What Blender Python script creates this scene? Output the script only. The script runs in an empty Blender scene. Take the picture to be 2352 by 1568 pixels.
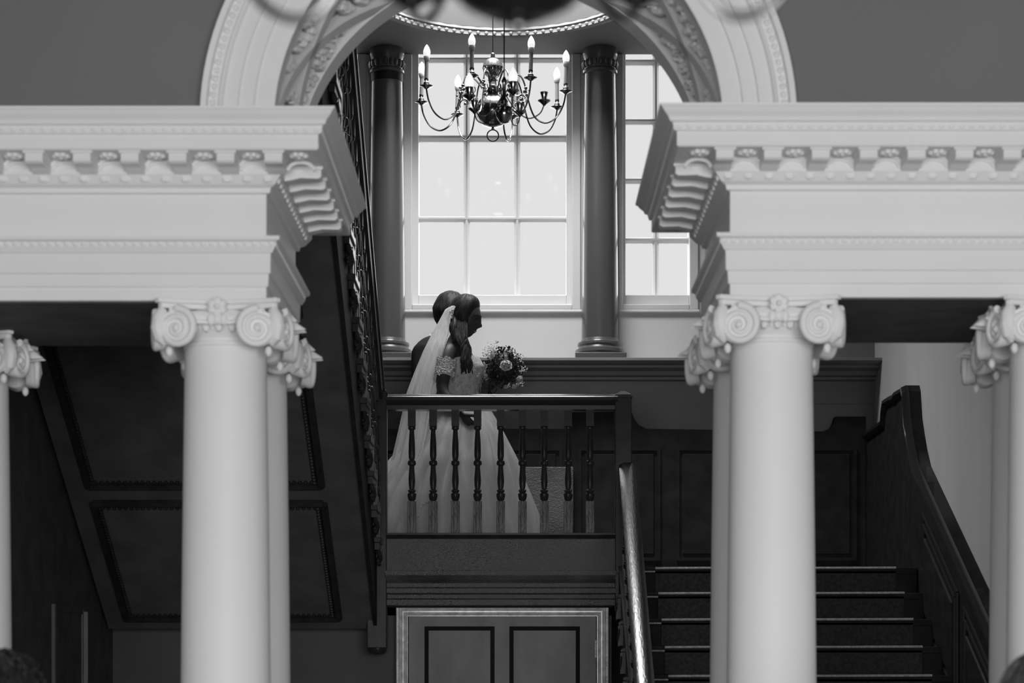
import bpy, bmesh, math, random
from math import sin, cos, pi, sqrt, exp, atan2
from mathutils import Vector, Matrix, noise
random.seed(7)
EYE = 1.6
F = 4800.0
CX, CY = 1190.0, 1575.0
COL = bpy.context.scene.collection
sc = bpy.context.scene

def P(px, py, Y):
    """world point seen at pixel (px,py) of the 2352x1568 photograph at distance Y"""
    return Vector(((px-CX)*Y/F, Y, EYE+(CY-py)*Y/F))
def PX(px, Y): return (px-CX)*Y/F
def PZ(py, Y): return EYE+(CY-py)*Y/F

# ---------------------------------------------------------------- camera
cam = bpy.data.cameras.new('camera'); camo = bpy.data.objects.new('camera', cam); COL.objects.link(camo)
camo.location = (0, 0, EYE); camo.rotation_euler = (pi/2, 0, 0)
cam.sensor_width = 36; cam.lens = F/2352*36
cam.shift_x = -(CX-1176)/2352; cam.shift_y = (CY-784)/2352
cam.clip_start = .05; cam.clip_end = 200
cam.dof.use_dof = True; cam.dof.focus_distance = 12.1; cam.dof.aperture_fstop = 3.9
sc.camera = camo
# ---------------------------------------------------------------- sky and light
w = bpy.data.worlds.new('sky'); sc.world = w; w.use_nodes = True
w.node_tree.nodes['Background'].inputs[0].default_value = (1, 1, 1, 1)
w.node_tree.nodes['Background'].inputs[1].default_value = .80
def area(name, loc, rot, sx, sy, power, shape='RECTANGLE'):
    l = bpy.data.lights.new(name, 'AREA'); l.shape = shape; l.size = sx; l.size_y = sy; l.energy = power
    o = bpy.data.objects.new(name, l); COL.objects.link(o); o.location = loc; o.rotation_euler = rot; return o
def sun(name, d, ang, s):
    l = bpy.data.lights.new(name, 'SUN'); l.angle = ang; l.energy = s
    o = bpy.data.objects.new(name, l); COL.objects.link(o); o.location = (0, 20, 12)
    o.rotation_euler = Vector(d).to_track_quat('-Z', 'Y').to_euler(); return o
# bright windows of the hall behind the photographer
area('hall_window_light', (.6, -1.0, 2.0), (pi/2*.99, 0, 0), 4.6, 1.5, 340)
# added top light over the stairs, in a guessed ceiling lantern
area('added_top_light', (-.094, 12.0, 6.55), (0, 0, 0), 1.4, 1.4, 160, 'DISK')
# overcast daylight through the stair windows
sun('window_daylight', (.02, -1, -.55), math.radians(110), 5)
sc.view_settings.view_transform = 'Standard'; sc.view_settings.look = 'None'
sc.view_settings.gamma = 1; sc.view_settings.exposure = 0
sc.view_settings.use_curve_mapping = False

# ---------------------------------------------------------------- materials
def lin(v): v /= 255; return v/12.92 if v <= .04045 else ((v+.055)/1.055)**2.4
def mat(name, alb, rough=.6, metal=0, spec=.5, var=0, scale=8, bump=0, bscale=60, coat=0, alpha=1, trans=0, stretch=(1, 1, 1), rvar=0):
    m = bpy.data.materials.new(name); m.use_nodes = True
    nt = m.node_tree; b = nt.nodes['Principled BSDF']
    b.inputs['Base Color'].default_value = (alb, alb, alb, 1)
    b.inputs['Roughness'].default_value = rough; b.inputs['Metallic'].default_value = metal
    b.inputs['Specular IOR Level'].default_value = spec
    if coat: b.inputs['Coat Weight'].default_value = coat; b.inputs['Coat Roughness'].default_value = .12
    if alpha < 1: b.inputs['Alpha'].default_value = alpha
    if trans: b.inputs['Transmission Weight'].default_value = trans
    tc = nt.nodes.new('ShaderNodeTexCoord'); mp = nt.nodes.new('ShaderNodeMapping'); mp.inputs['Scale'].default_value = stretch
    nt.links.new(tc.outputs['Object'], mp.inputs['Vector'])
    if var:
        n = nt.nodes.new('ShaderNodeTexNoise'); n.inputs['Scale'].default_value = scale; n.inputs['Detail'].default_value = 5
        r = nt.nodes.new('ShaderNodeValToRGB')
        a, c = alb*(1-var), alb*(1+var)
        r.color_ramp.elements[0].color = (a, a, a, 1); r.color_ramp.elements[1].color = (c, c, c, 1)
        r.color_ramp.elements[0].position = .3; r.color_ramp.elements[1].position = .7
        nt.links.new(mp.outputs[0], n.inputs['Vector']); nt.links.new(n.outputs['Fac'], r.inputs[0]); nt.links.new(r.outputs[0], b.inputs['Base Color'])
    if rvar:
        n3 = nt.nodes.new('ShaderNodeTexNoise'); n3.inputs['Scale'].default_value = 5; n3.inputs['Detail'].default_value = 6
        mr = nt.nodes.new('ShaderNodeMapRange'); mr.inputs['From Min'].default_value = .35; mr.inputs['From Max'].default_value = .65
        mr.inputs['To Min'].default_value = rough; mr.inputs['To Max'].default_value = rough+rvar
        nt.links.new(mp.outputs[0], n3.inputs['Vector']); nt.links.new(n3.outputs['Fac'], mr.inputs['Value']); nt.links.new(mr.outputs[0], b.inputs['Roughness'])
    if bump:
        n2 = nt.nodes.new('ShaderNodeTexNoise'); n2.inputs['Scale'].default_value = bscale; n2.inputs['Detail'].default_value = 4
        bp = nt.nodes.new('ShaderNodeBump'); bp.inputs['Strength'].default_value = bump; bp.inputs['Distance'].default_value = .01
        nt.links.new(mp.outputs[0], n2.inputs['Vector']); nt.links.new(n2.outputs['Fac'], bp.inputs['Height']); nt.links.new(bp.outputs[0], b.inputs['Normal'])
    return m
M = {}
M['plaster'] = mat('white_painted_plaster', .80, .55, spec=.25, var=.02, scale=3, bump=.06, bscale=40)
M['column'] = mat('white_painted_column', .84, .5, spec=.25, var=.02, scale=2)
M['wallgrey'] = mat('grey_wall_paint', .19, .8, spec=.2, var=.05, scale=1.5)
M['stairwhite'] = mat('stair_hall_white_paint', .68, .45, spec=.4, var=.02, scale=3)
M['stairwall'] = mat('stair_hall_wall_paint', .68, .7, spec=.2, var=.08, scale=2, stretch=(1, 1, .2))
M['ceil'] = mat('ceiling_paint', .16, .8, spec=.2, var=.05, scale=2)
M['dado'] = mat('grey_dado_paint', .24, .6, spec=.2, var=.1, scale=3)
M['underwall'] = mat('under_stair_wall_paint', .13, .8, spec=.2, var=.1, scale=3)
M['backcol'] = mat('backlit_column_paint', .085, .3, spec=.8, coat=.7, var=.04, scale=5)  # light column paint darkened to stand in for backlighting
M['wood'] = mat('dark_oak', .033, .28, spec=.16, var=.3, scale=14, bump=.03, bscale=30)
M['wooddull'] = mat('dark_oak_dull', .026, .7, spec=.08, var=.3, scale=10)
M['floor'] = mat('pale_stone_floor', .13, .6, spec=.2, var=.1, scale=2)
M['woodshade'] = mat('oak_lifted_for_shade', .12, .7, spec=.1, var=.2, scale=6)  # oak copy lightened to lift shaded places, also used for the soffit boards
M['ring'] = mat('ring_moulding_paint', .22, .6, spec=.2)
M['drum'] = mat('added_drum_paint', .09, .8, spec=.1)
M['woodrail'] = mat('polished_oak_rail', .014, .25, spec=.75, var=.5, scale=9, bump=.18, bscale=25, stretch=(6, 1, 1), coat=.15)
M['beam'] = mat('rough_varnished_oak_beam', .085, .26, spec=.9, var=.6, scale=5, bump=.55, bscale=130, stretch=(.7, 1, 1), rvar=.4)
M['worn'] = mat('worn_varnished_oak_block', .11, .3, spec=.8, var=.95, scale=45, bump=.6, bscale=90, stretch=(3, 3, .25))  # pale speckle in the colour paints in glossy highlights on the worn blocks
M['railtop'] = mat('waxed_oak_rail', .03, .16, spec=.6)
M['carpet'] = mat('stair_carpet', .05, .95, spec=.1, var=.3, scale=60, bump=.4, bscale=300)
M['nosing'] = mat('lit_nosing_edge', .42, .9, spec=.1, var=.3, scale=80, bump=.4, bscale=200)  # lightened edge colour paints in the light caught by the nosings
M['door'] = mat('grey_door_paint', .29, .55, spec=.3, var=.18, scale=7, bump=.15, bscale=60, stretch=(1, 1, .5))
M['doordark'] = mat('dark_door_moulding_paint', .018, .5, spec=.3)
M['doorframe'] = mat('door_frame_gloss_paint', .80, .2, spec=.8, coat=.6, var=.25, scale=25, bump=.4, bscale=80)
M['brass'] = mat('aged_brass', .42, .16, metal=1, var=.25, scale=12)
M['darkbrass'] = mat('dark_brass', .12, .25, metal=1)
M['candle'] = mat('candle_tube', .30, .6, spec=.2)
M['candlecup'] = mat('bulb_collar', .62, .6, spec=.2)
M['black'] = mat('black_plastic', .012, .5, spec=.4)
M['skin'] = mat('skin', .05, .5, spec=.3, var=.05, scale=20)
M['lips'] = mat('lips', .05, .4)
M['teeth'] = mat('teeth', .5, .3)
M['eye'] = mat('dark_eye', .01, .1)
M['hair'] = mat('brown_hair', .022, .5, spec=.2, var=.7, scale=12, stretch=(10, 10, 1), bump=.12, bscale=14)
M['hairgrey'] = mat('mid_brown_hair', .05, .5, spec=.5, var=.85, scale=26, stretch=(8, 8, 1), bump=.3, bscale=16)
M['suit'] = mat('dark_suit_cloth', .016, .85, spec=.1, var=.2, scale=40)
M['lace'] = mat('white_lace', .50, .7, spec=.2, var=.25, scale=90, bump=.7, bscale=110)
M['satin'] = mat('white_satin_bodice', .50, .55, spec=.3, var=.2, scale=60, bump=.4, bscale=90)
M['leaf'] = mat('dark_leaves', .022, .5, spec=.3, var=.5, scale=30)
M['rose'] = mat('pale_rose_petals', .55, .6, spec=.2)
M['filler'] = mat('small_white_blossom', .75, .7, spec=.2)
M['ribbon'] = mat('dark_ribbon', .015, .4)
M['coffer'] = mat('coffer_ground_paint', .34, .7, spec=.2, var=.1, scale=10)

def emit(name, v, s):
    m = bpy.data.materials.new(name); m.use_nodes = True; b = m.node_tree.nodes['Principled BSDF']
    b.inputs['Base Color'].default_value = (.8, .8, .8, 1)
    b.inputs['Emission Color'].default_value = (v, v, v, 1); b.inputs['Emission Strength'].default_value = s; return m
M['bulb'] = emit('lit_candle_bulb', .8, 1.0)
def glass():
    m = bpy.data.materials.new('window_glass'); m.use_nodes = True; nt = m.node_tree; nt.nodes.clear()
    o = nt.nodes.new('ShaderNodeOutputMaterial'); t = nt.nodes.new('ShaderNodeBsdfTransparent'); g = nt.nodes.new('ShaderNodeBsdfGlossy')
    g.inputs['Roughness'].default_value = .02; mx = nt.nodes.new('ShaderNodeMixShader'); mx.inputs[0].default_value = .012
    t.inputs[0].default_value = (.985, .985, .985, 1)
    nt.links.new(t.outputs[0], mx.inputs[1]); nt.links.new(g.outputs[0], mx.inputs[2]); nt.links.new(mx.outputs[0], o.inputs[0]); return m
M['glass'] = glass()
def sheer(name, alb, opac, tl=.5, var=.25, sc_=10):
    m = bpy.data.materials.new(name); m.use_nodes = True; nt = m.node_tree; nt.nodes.clear()
    o = nt.nodes.new('ShaderNodeOutputMaterial'); t = nt.nodes.new('ShaderNodeBsdfTransparent')
    d = nt.nodes.new('ShaderNodeBsdfDiffuse'); tr = nt.nodes.new('ShaderNodeBsdfTranslucent')
    d.inputs[0].default_value = (alb,)*3+(1,); tr.inputs[0].default_value = (alb,)*3+(1,)
    m1 = nt.nodes.new('ShaderNodeMixShader'); m1.inputs[0].default_value = tl
    mx = nt.nodes.new('ShaderNodeMixShader')
    tc = nt.nodes.new('ShaderNodeTexCoord'); mp = nt.nodes.new('ShaderNodeMapping'); mp.inputs['Scale'].default_value = (3, 3, .35)
    n = nt.nodes.new('ShaderNodeTexNoise'); n.inputs['Scale'].default_value = sc_; n.inputs['Detail'].default_value = 3
    mr = nt.nodes.new('ShaderNodeMapRange'); mr.inputs['From Min'].default_value = .3; mr.inputs['From Max'].default_value = .7
    mr.inputs['To Min'].default_value = opac-var; mr.inputs['To Max'].default_value = min(1, opac+var)
    L = nt.links.new
    L(tc.outputs['Object'], mp.inputs[0]); L(mp.outputs[0], n.inputs['Vector']); L(n.outputs['Fac'], mr.inputs['Value']); L(mr.outputs[0], mx.inputs[0])
    L(d.outputs[0], m1.inputs[1]); L(tr.outputs[0], m1.inputs[2]); L(t.outputs[0], mx.inputs[1]); L(m1.outputs[0], mx.inputs[2]); L(mx.outputs[0], o.inputs[0])
    return m
M['tulle'] = sheer('tulle_skirt', .66, .6, .45, .2, 5)
M['underskirt'] = mat('underskirt_satin', .36, .7, spec=.2, var=.2, scale=6, stretch=(2, 2, .4))
M['veil'] = sheer('veil_tulle', .93, .82, .5, .14, 12)

# ---------------------------------------------------------------- mesh helpers
class MB:
    def __init__(s): s.v = []; s.f = []
    def add(s, vs, fs):
        n = len(s.v); s.v += [tuple(p) for p in vs]; s.f += [tuple(i+n for i in f) for f in fs]; return s
    def box(s, x0, x1, y0, y1, z0, z1):
        return s.add([(x0,y0,z0),(x1,y0,z0),(x1,y1,z0),(x0,y1,z0),(x0,y0,z1),(x1,y0,z1),(x1,y1,z1),(x0,y1,z1)],
            [(0,3,2,1),(4,5,6,7),(0,1,5,4),(1,2,6,5),(2,3,7,6),(3,0,4,7)])
    def obox(s, c, ax, ay, az):
        c = Vector(c); ax, ay, az = Vector(ax), Vector(ay), Vector(az)
        vs = [c+ax*i+ay*j+az*k for k in (-1, 1) for j, i in ((-1,-1),(-1,1),(1,1),(1,-1))]
        return s.add(vs, [(0,3,2,1),(4,5,6,7),(0,1,5,4),(1,2,6,5),(2,3,7,6),(3,0,4,7)])
    def lathe(s, prof, c=(0,0,0), n=32, flute=None, cap=True):
        vs = []; fs = []
        for r, z in prof:
            for i in range(n):
                a = 2*pi*i/n; rr = r*(1+(flute(a) if flute else 0)); vs.append((c[0]+rr*cos(a), c[1]+rr*sin(a), c[2]+z))
        for k in range(len(prof)-1):
            for i in range(n):
                j = (i+1) % n; fs.append((k*n+i, k*n+j, (k+1)*n+j, (k+1)*n+i))
        if cap: fs.append(tuple(range(n-1, -1, -1))); fs.append(tuple((len(prof)-1)*n+i for i in range(n)))
        return s.add(vs, fs)
    def sphere(s, c, r, n=10, m=6, sx=1, sy=1, sz=1):
        vs = [(c[0], c[1], c[2]-r*sz)]
        for k in range(1, m):
            t = -pi/2+pi*k/m
            for i in range(n): a = 2*pi*i/n; vs.append((c[0]+r*sx*cos(t)*cos(a), c[1]+r*sy*cos(t)*sin(a), c[2]+r*sz*sin(t)))
        vs.append((c[0], c[1], c[2]+r*sz)); fs = []
        for i in range(n):
            j = (i+1) % n; fs.append((0, 1+j, 1+i)); fs.append((len(vs)-1, 1+(m-2)*n+i, 1+(m-2)*n+j))
            for k in range(m-2): fs.append((1+k*n+i, 1+k*n+j, 1+(k+1)*n+j, 1+(k+1)*n+i))
        return s.add(vs, fs)
    def tube(s, pts, r, n=8, cap=True, flat=None):
        pts = [Vector(p) for p in pts]; rs = r if isinstance(r, (list, tuple)) else [r]*len(pts)
        vs = []; up = None
        for i, p in enumerate(pts):
            t = (pts[min(i+1, len(pts)-1)]-pts[max(i-1, 0)]); t = t.normalized() if t.length > 1e-9 else Vector((0,0,1))
            if up is None: up = Vector((0,0,1)) if abs(t.z) < .9 else Vector((1,0,0))
            u = t.cross(up).normalized(); w_ = u.cross(t).normalized(); up = w_
            for k in range(n):
                a = 2*pi*k/n; vs.append(p+(u*cos(a)*(flat or 1)+w_*sin(a))*rs[i])
        fs = []
        for i in range(len(pts)-1):
            for k in range(n):
                j = (k+1) % n; fs.append((i*n+k, i*n+j, (i+1)*n+j, (i+1)*n+k))
        if cap: fs.append(tuple(range(n-1, -1, -1))); fs.append(tuple((len(pts)-1)*n+k for k in range(n)))
        return s.add(vs, fs)
    def prism(s, poly, axis, a, b):
        """poly: 2D points in the plane normal to axis, extruded from a to b"""
        def q(u, v, t): return {'x': (t,u,v), 'y': (u,t,v), 'z': (u,v,t)}[axis]
        n = len(poly); vs = [q(u,v,a) for u,v in poly]+[q(u,v,b) for u,v in poly]
        fs = [tuple(range(n)), tuple(range(2*n-1, n-1, -1))]+[(i, n+i, n+(i+1)%n, (i+1)%n) for i in range(n)]
        return s.add(vs, fs)
    def grid(s, fn, nu, nv, closed=False):
        vs = [fn(i/nu, j/nv) for i in range(nu+1) for j in range(nv+1)]; m = nv+1
        return s.add(vs, [(i*m+j, (i+1)*m+j, (i+1)*m+j+1, i*m+j+1) for i in range(nu) for j in range(nv)])
    def xf(s, mx, start=0):
        s.v[start:] = [tuple(mx @ Vector(p)) for p in s.v[start:]]; return s
    def mesh(s, name, m, smooth=False, loc=(0,0,0), sharp=None):
        me = bpy.data.meshes.new(name)
        me.from_pydata([(p[0]-loc[0], p[1]-loc[1], p[2]-loc[2]) for p in s.v], [], s.f)
        bm = bmesh.new(); bm.from_mesh(me); bmesh.ops.recalc_face_normals(bm, faces=bm.faces); bm.to_mesh(me); bm.free()
        if smooth:
            me.polygons.foreach_set('use_smooth', [True]*len(me.polygons))
            if sharp is not None: me.set_sharp_from_angle(angle=math.radians(sharp))
        me.materials.append(M[m]); return me
    def build(s, name, m, parent=None, smooth=False, sharp=35, bev=0, kind=None, label=None):
        loc = parent['_o'] if parent is not None and '_o' in parent else (0,0,0)
        o = bpy.data.objects.new(name, s.mesh(name, m, smooth, loc, sharp)); COL.objects.link(o)
        if parent is not None: o.parent = parent; 
        if parent is not None: o['_o'] = tuple(loc)
        if bev:
            b = o.modifiers.new('bevel', 'BEVEL'); b.width = bev; b.segments = 2; b.limit_method = 'ANGLE'
        if kind: o['kind'] = kind
        if label: o['label'] = label
        return o
def thing(name, label, cat, loc=(0,0,0), group=None, kind=None):
    o = bpy.data.objects.new(name, None); COL.objects.link(o); o.location = loc; o['_o'] = tuple(loc)
    o.empty_display_size = .1
    if kind: o['kind'] = kind
    else: o['category'] = cat
    if label: o['label'] = label
    if group: o['group'] = group
    return o
def struct(name, mb, m, label=None, smooth=False, bev=0):
    o = mb.build(name, m, None, smooth=smooth, bev=bev); o['kind'] = 'structure'
    o['_o'] = (0,0,0)
    if label: o['label'] = label
    return o
def kids(o): return [c for c in bpy.data.objects if c.parent == o]
def copy_tree(o, loc, label, group=None, rotz=0, scale=None):
    r = o.copy(); COL.objects.link(r); r.location = loc; r['label'] = label; r['_o'] = tuple(loc)
    r.rotation_euler = (0, 0, rotz)
    if scale: r.scale = (scale,)*3
    if group: r['group'] = group
    for ch in kids(o):
        c = ch.copy(); COL.objects.link(c); c.parent = r
        for g in kids(ch):
            d = g.copy(); COL.objects.link(d); d.parent = c
    return r
H = lambda h: EYE+h

# ================================================================ SETTING
HALLX = 3.3
struct('floor', MB().box(-HALLX, HALLX, -3.2, 13.6, -.1, 0), 'floor')
# ceilings : flat hall ceiling, stair hall ceiling with a round opening for the added lantern
CEIL = H(4.018)
def ring_ceiling():
    mb = MB(); n = 48; cx, cy, R = -.094, 12.0, .76
    x0, x1, y0, y1 = -HALLX, HALLX, 7.2, 13.3
    inner = []; outer = []
    for i in range(n):
        a = 2*pi*i/n; dx, dy = cos(a), sin(a)
        inner.append((cx+R*dx, cy+R*dy))
        ts = []
        if dx > 1e-6: ts.append((x1-cx)/dx)
        if dx < -1e-6: ts.append((x0-cx)/dx)
        if dy > 1e-6: ts.append((y1-cy)/dy)
        if dy < -1e-6: ts.append((y0-cy)/dy)
        t = min(ts); outer.append((cx+t*dx, cy+t*dy))
    for z in (CEIL, CEIL+.1):
        vs = [(p[0], p[1], z) for p in inner]+[(p[0], p[1], z) for p in outer]
        mb.add(vs, [(i, (i+1)%n, n+(i+1)%n, n+i) for i in range(n)])
    for cxx, cyy in ((x0,y0),(x1,y0),(x0,y1),(x1,y1)):   # corners
        best = sorted(range(n), key=lambda i: (outer[i][0]-cxx)**2+(outer[i][1]-cyy)**2)[:4]
        best = sorted(best, key=lambda i: atan2(outer[i][1]-cy, outer[i][0]-cx) % (2*pi))
        on_x = [i for i in best if abs(outer[i][0]-cxx) < 1e-6]; on_y = [i for i in best if abs(outer[i][1]-cyy) < 1e-6]
        if on_x and on_y:
            for z in (CEIL, CEIL+.1):
                a, b = outer[on_x[0]], outer[on_y[0]]
                mb.add([(a[0],a[1],z),(b[0],b[1],z),(cxx,cyy,z)], [(0,1,2)])
    return mb
struct('ceiling', ring_ceiling(), 'ceil')
struct('ceiling_hall', MB().box(-HALLX, HALLX, -3.2, 7.2, H(4.3), H(4.4)), 'ceil')
struct('added_lantern_drum', MB().lathe([(.76, 0), (.76, 1.75), (.0001, 1.75), (.0001, 1.85), (.82, 1.85), (.82, .1)], (-.094, 12.0, CEIL), 48, cap=False), 'drum', 'guessed round lantern drum added above the stair ceiling')  # drum added out of view to house the top light
# ring moulding round the added lantern
prof = [(.76,0),(.76,-.015),(.77,-.022),(.77,-.045),(.78,-.055),(.80,-.045),(.86,-.025),(.87,-.012),(.885,-.01),(.885,0)]
def ring_sweep(prof, cx, cy, z, n=96):
    mb = MB(); m = len(prof)
    vs = [(cx+r*cos(2*pi*i/n), cy+r*sin(2*pi*i/n), z+dz) for i in range(n) for r, dz in prof]
    return mb.add(vs, [(i*m+k, i*m+k+1, ((i+1)%n)*m+k+1, ((i+1)%n)*m+k) for i in range(n) for k in range(m-1)])
tr = struct('trim_1', ring_sweep(prof, -.094, 12.0, CEIL), 'ring', 'white round plaster moulding on the stair ceiling', smooth=True)
mb = MB()
for i in range(96):
    a = 2*pi*i/96
    mb.sphere((-.094+.83*cos(a), 12.0+.83*sin(a), CEIL-.028), .019, 6, 4, sz=.5)
    mb.sphere((-.094+.772*cos(a), 12.0+.772*sin(a), CEIL-.032), .014, 6, 4, sz=.9)
mb.build('leaf_ornament', 'ring', tr, smooth=True, kind='stuff')
# side walls
struct('wall_left', MB().box(-HALLX-.1, -HALLX, -3.2, 13.6, 0, H(4.4)), 'underwall')
struct('wall_right', MB().box(HALLX, HALLX+.1, -3.2, 7.3, 0, H(4.4)), 'wallgrey')
XR = 2.27
struct('wall_right_stair', MB().box(XR, XR+.1, 7.3, 13.35, 0, CEIL), 'stairwall')
struct('wall_right_return', MB().box(XR, HALLX+.1, 7.22, 7.30, 0, CEIL), 'stairwall')
struct('wall_back', MB().box(-HALLX, HALLX, -3.3, -3.2, 0, H(4.4)), 'wallgrey')

# ---- window wall (Y 13.3) with a three-part window
YW = 13.3; YG = 13.46
def wx(px): return PX(px, YW)
LEDGE = PZ(822, 13.05)
WZ0 = PZ(709, YW); WZ1 = CEIL
wins = {'window_1': (930, 1330), 'window_2': (1415, 1600), 'window_3': (690, 838)}
edges = [(-HALLX, wx(690)), (wx(838), wx(930)), (wx(1330), wx(1415)), (wx(1600), 1.36)]
mb = MB()
mb.box(-HALLX, 1.36, YW, YW+.22, LEDGE-.01, WZ0)
for a, b in edges: mb.box(a, b, YW, YW+.22, WZ0, CEIL+.3)
for a, b in [(wx(690), wx(838)), (wx(930), wx(1330)), (wx(1415), wx(1600))]: mb.box(a, b, YW, YW+.22, H(4.25), CEIL+.3)
struct('wall_window', mb, 'stairwhite')
struct('wall_window_shade', MB().box(1.36, XR, YW, YW+.22, LEDGE-.25, CEIL), 'dado', 'end of the window wall in dark grey for shade, beside the light side wall')  # wall end given a darker paint to stand in for shade
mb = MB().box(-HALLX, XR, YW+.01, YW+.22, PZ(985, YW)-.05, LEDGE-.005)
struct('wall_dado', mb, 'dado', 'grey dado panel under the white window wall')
struct('wall_lower', MB().box(-HALLX, XR, YW+.01, YW+.22, 0, PZ(985, YW)-.05), 'underwall')
# ledge moulding
prof = [(YW, LEDGE), (13.03, LEDGE), (13.03, LEDGE-.018), (13.06, LEDGE-.03), (13.11, LEDGE-.036), (13.11, LEDGE-.05), (13.18, LEDGE-.062), (13.2, LEDGE-.085), (13.25, LEDGE-.09), (13.25, LEDGE-.105), (YW, LEDGE-.11)]
struct('trim_2', MB().prism(prof, 'x', -HALLX, XR), 'dado', 'dark grey ledge moulding under the white window wall', bev=.002)
def window(n, a, b, gx, gy, frame, bar=.015):
    """a,b outer x pixels; gx list of pane (x0,x1) px; gy list of pane (y0,y1) px"""
    r = thing(n, None, None, (wx(a), YG, WZ0), kind='structure')
    r['label'] = {'window_1': 'large central sash window behind the couple', 'window_2': 'narrow side window right of the right column', 'window_3': 'narrow side window behind the left column'}[n]
    s = YG/F; X = lambda p: PX(p, YG); Z = lambda p: PZ(p, YG)
    x0, x1 = wx(a), wx(b); zt = H(4.25)
    # architrave round the opening, on the wall face
    k = .045
    f = MB()
    for (u0, u1, v0, v1) in ((x0-.01, x0+k, WZ0-.01, CEIL), (x1-k, x1+.01, WZ0-.01, CEIL), (x0+k, x1-k, WZ0-.01, WZ0+k*.6)):
        f.box(u0, u1, YW-.018, YW+.05, v0, v1)
    f.box(x0-.02, x1+.02, YW-.022, YW+.02, WZ0-.028, WZ0-.008)
    f.build('architrave', 'stairwhite', r, bev=.006)
    f = MB(); k2 = .012
    gx0, gx1 = X(gx[0][0]), X(gx[-1][1]); gz0, gz1 = Z(gy[-1][1]), Z(gy[0][0])
    f.box(x0+.0, gx0, YW+.05, YG+.05, WZ0, zt); f.box(gx1, x1, YW+.05, YG+.05, WZ0, zt)
    f.box(gx0, gx1, YW+.05, YG+.05, WZ0, gz0); f.box(gx0, gx1, YG-.04, YG+.05, max(gz1, zt-.001), zt+.02)
    f.build('window_frame', 'stairwhite', r, bev=.006)
    for i in range(len(gx)-1):
        u0, u1 = X(gx[i][1]), X(gx[i+1][0])
        MB().prism([(u0, YG+.02), (u0, YG), ((u0*.65+u1*.35), YG-.03), ((u0*.35+u1*.65), YG-.03), (u1, YG), (u1, YG+.02)], 'z', gz0, gz1).build('glazing_bar', 'stairwhite', r)
    for j in range(len(gy)-1):
        v1, v0 = Z(gy[j][1]), Z(gy[j+1][0])
        MB().prism([(YG+.02, v0), (YG, v0), (YG-.032, v0*.65+v1*.35), (YG-.032, v0*.35+v1*.65), (YG, v1), (YG+.02, v1)], 'x', gx0, gx1).build('glazing_bar', 'stairwhite', r)
    for (p, q) in gx:
        for (t, u) in gy:
            MB().box(X(p)-.005, X(q)+.005, YG+.008, YG+.012, Z(u)-.005, Z(t)+.005).build('pane', 'glass', r)
window('window_1', 930, 1330, [(963,1065),(1079,1181),(1195,1300)], [(40,131),(144,308),(326,497),(510,684)], .05)
window('window_2', 1415, 1600, [(1435,1499),(1513,1580)], [(10,135),(150,272),(286,408),(422,545),(559,684)], .03)
window('window_3', 690, 838, [(705,760),(772,828)], [(10,135),(150,272),(286,408),(422,545),(559,684)], .03)

# stair-window columns
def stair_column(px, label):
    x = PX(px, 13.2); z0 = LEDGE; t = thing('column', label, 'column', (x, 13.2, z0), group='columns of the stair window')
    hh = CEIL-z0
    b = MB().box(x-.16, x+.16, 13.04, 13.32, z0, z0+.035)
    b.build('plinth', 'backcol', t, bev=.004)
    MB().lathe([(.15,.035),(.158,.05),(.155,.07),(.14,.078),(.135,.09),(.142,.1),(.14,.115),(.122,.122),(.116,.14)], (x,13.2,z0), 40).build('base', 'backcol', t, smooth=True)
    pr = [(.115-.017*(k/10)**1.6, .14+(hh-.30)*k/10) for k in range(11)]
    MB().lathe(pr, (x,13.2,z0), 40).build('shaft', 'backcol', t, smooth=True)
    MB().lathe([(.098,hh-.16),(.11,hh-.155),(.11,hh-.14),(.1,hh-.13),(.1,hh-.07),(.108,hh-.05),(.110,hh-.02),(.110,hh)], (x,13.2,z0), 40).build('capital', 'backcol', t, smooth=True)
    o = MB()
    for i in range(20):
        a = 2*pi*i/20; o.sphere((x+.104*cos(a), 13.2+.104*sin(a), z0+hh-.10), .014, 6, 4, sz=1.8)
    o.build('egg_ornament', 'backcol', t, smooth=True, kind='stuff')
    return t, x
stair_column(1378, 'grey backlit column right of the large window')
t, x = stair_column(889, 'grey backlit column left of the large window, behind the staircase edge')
z0, z1 = PZ(180, 13.1), PZ(151, 13.1)
r = MB().lathe([(.098,0),(.1015,.002),(.1015,z1-z0-.002),(.098,z1-z0)], (x,13.2,z0), 40).build('black_band', 'black', None, smooth=True)
r['label'] = 'glossy black band wrapped round the top of the left stair column'; r['category'] = 'band'

# ================================================================ FRONT SCREEN
YF, YB = 6.4, 7.24          # frieze faces
def ent_pts(y, p): return (p, PZ(y, YF-p))
PROF = [(.0, 1.18+EYE), (.0, PZ(660,6.4)), (.006, PZ(657,6.39)), (.008, PZ(630,6.39)), (.014, PZ(627,6.39)), (.014, PZ(624,6.39)), (.015, PZ(582,6.385)),
        (.02, PZ(580,6.38)), (.03, PZ(566,6.37)), (.032, PZ(556,6.37)), (.044, PZ(550,6.36)), (.046, PZ(541,6.355)), (.0, PZ(541,6.355)),
        (.0, PZ(447,6.4)), (.012, PZ(443,6.39)), (.015, PZ(432,6.385)), (.03, PZ(423,6.37)), (.05, PZ(400,6.35)), (.052, PZ(394,6.35)), (.052, H(1.597)),
        (.172, H(1.597)), (.176, H(1.601)), (.176, PZ(309,6.225)), (.184, PZ(306,6.215)), (.190, PZ(288,6.21)), (.198, PZ(284,6.20)), (.203, PZ(275,6.2)),
        (.215, PZ(262,6.185)), (.224, PZ(250,6.176)), (.228, PZ(249,6.172)), (.230, PZ(243,6.17))]
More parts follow.
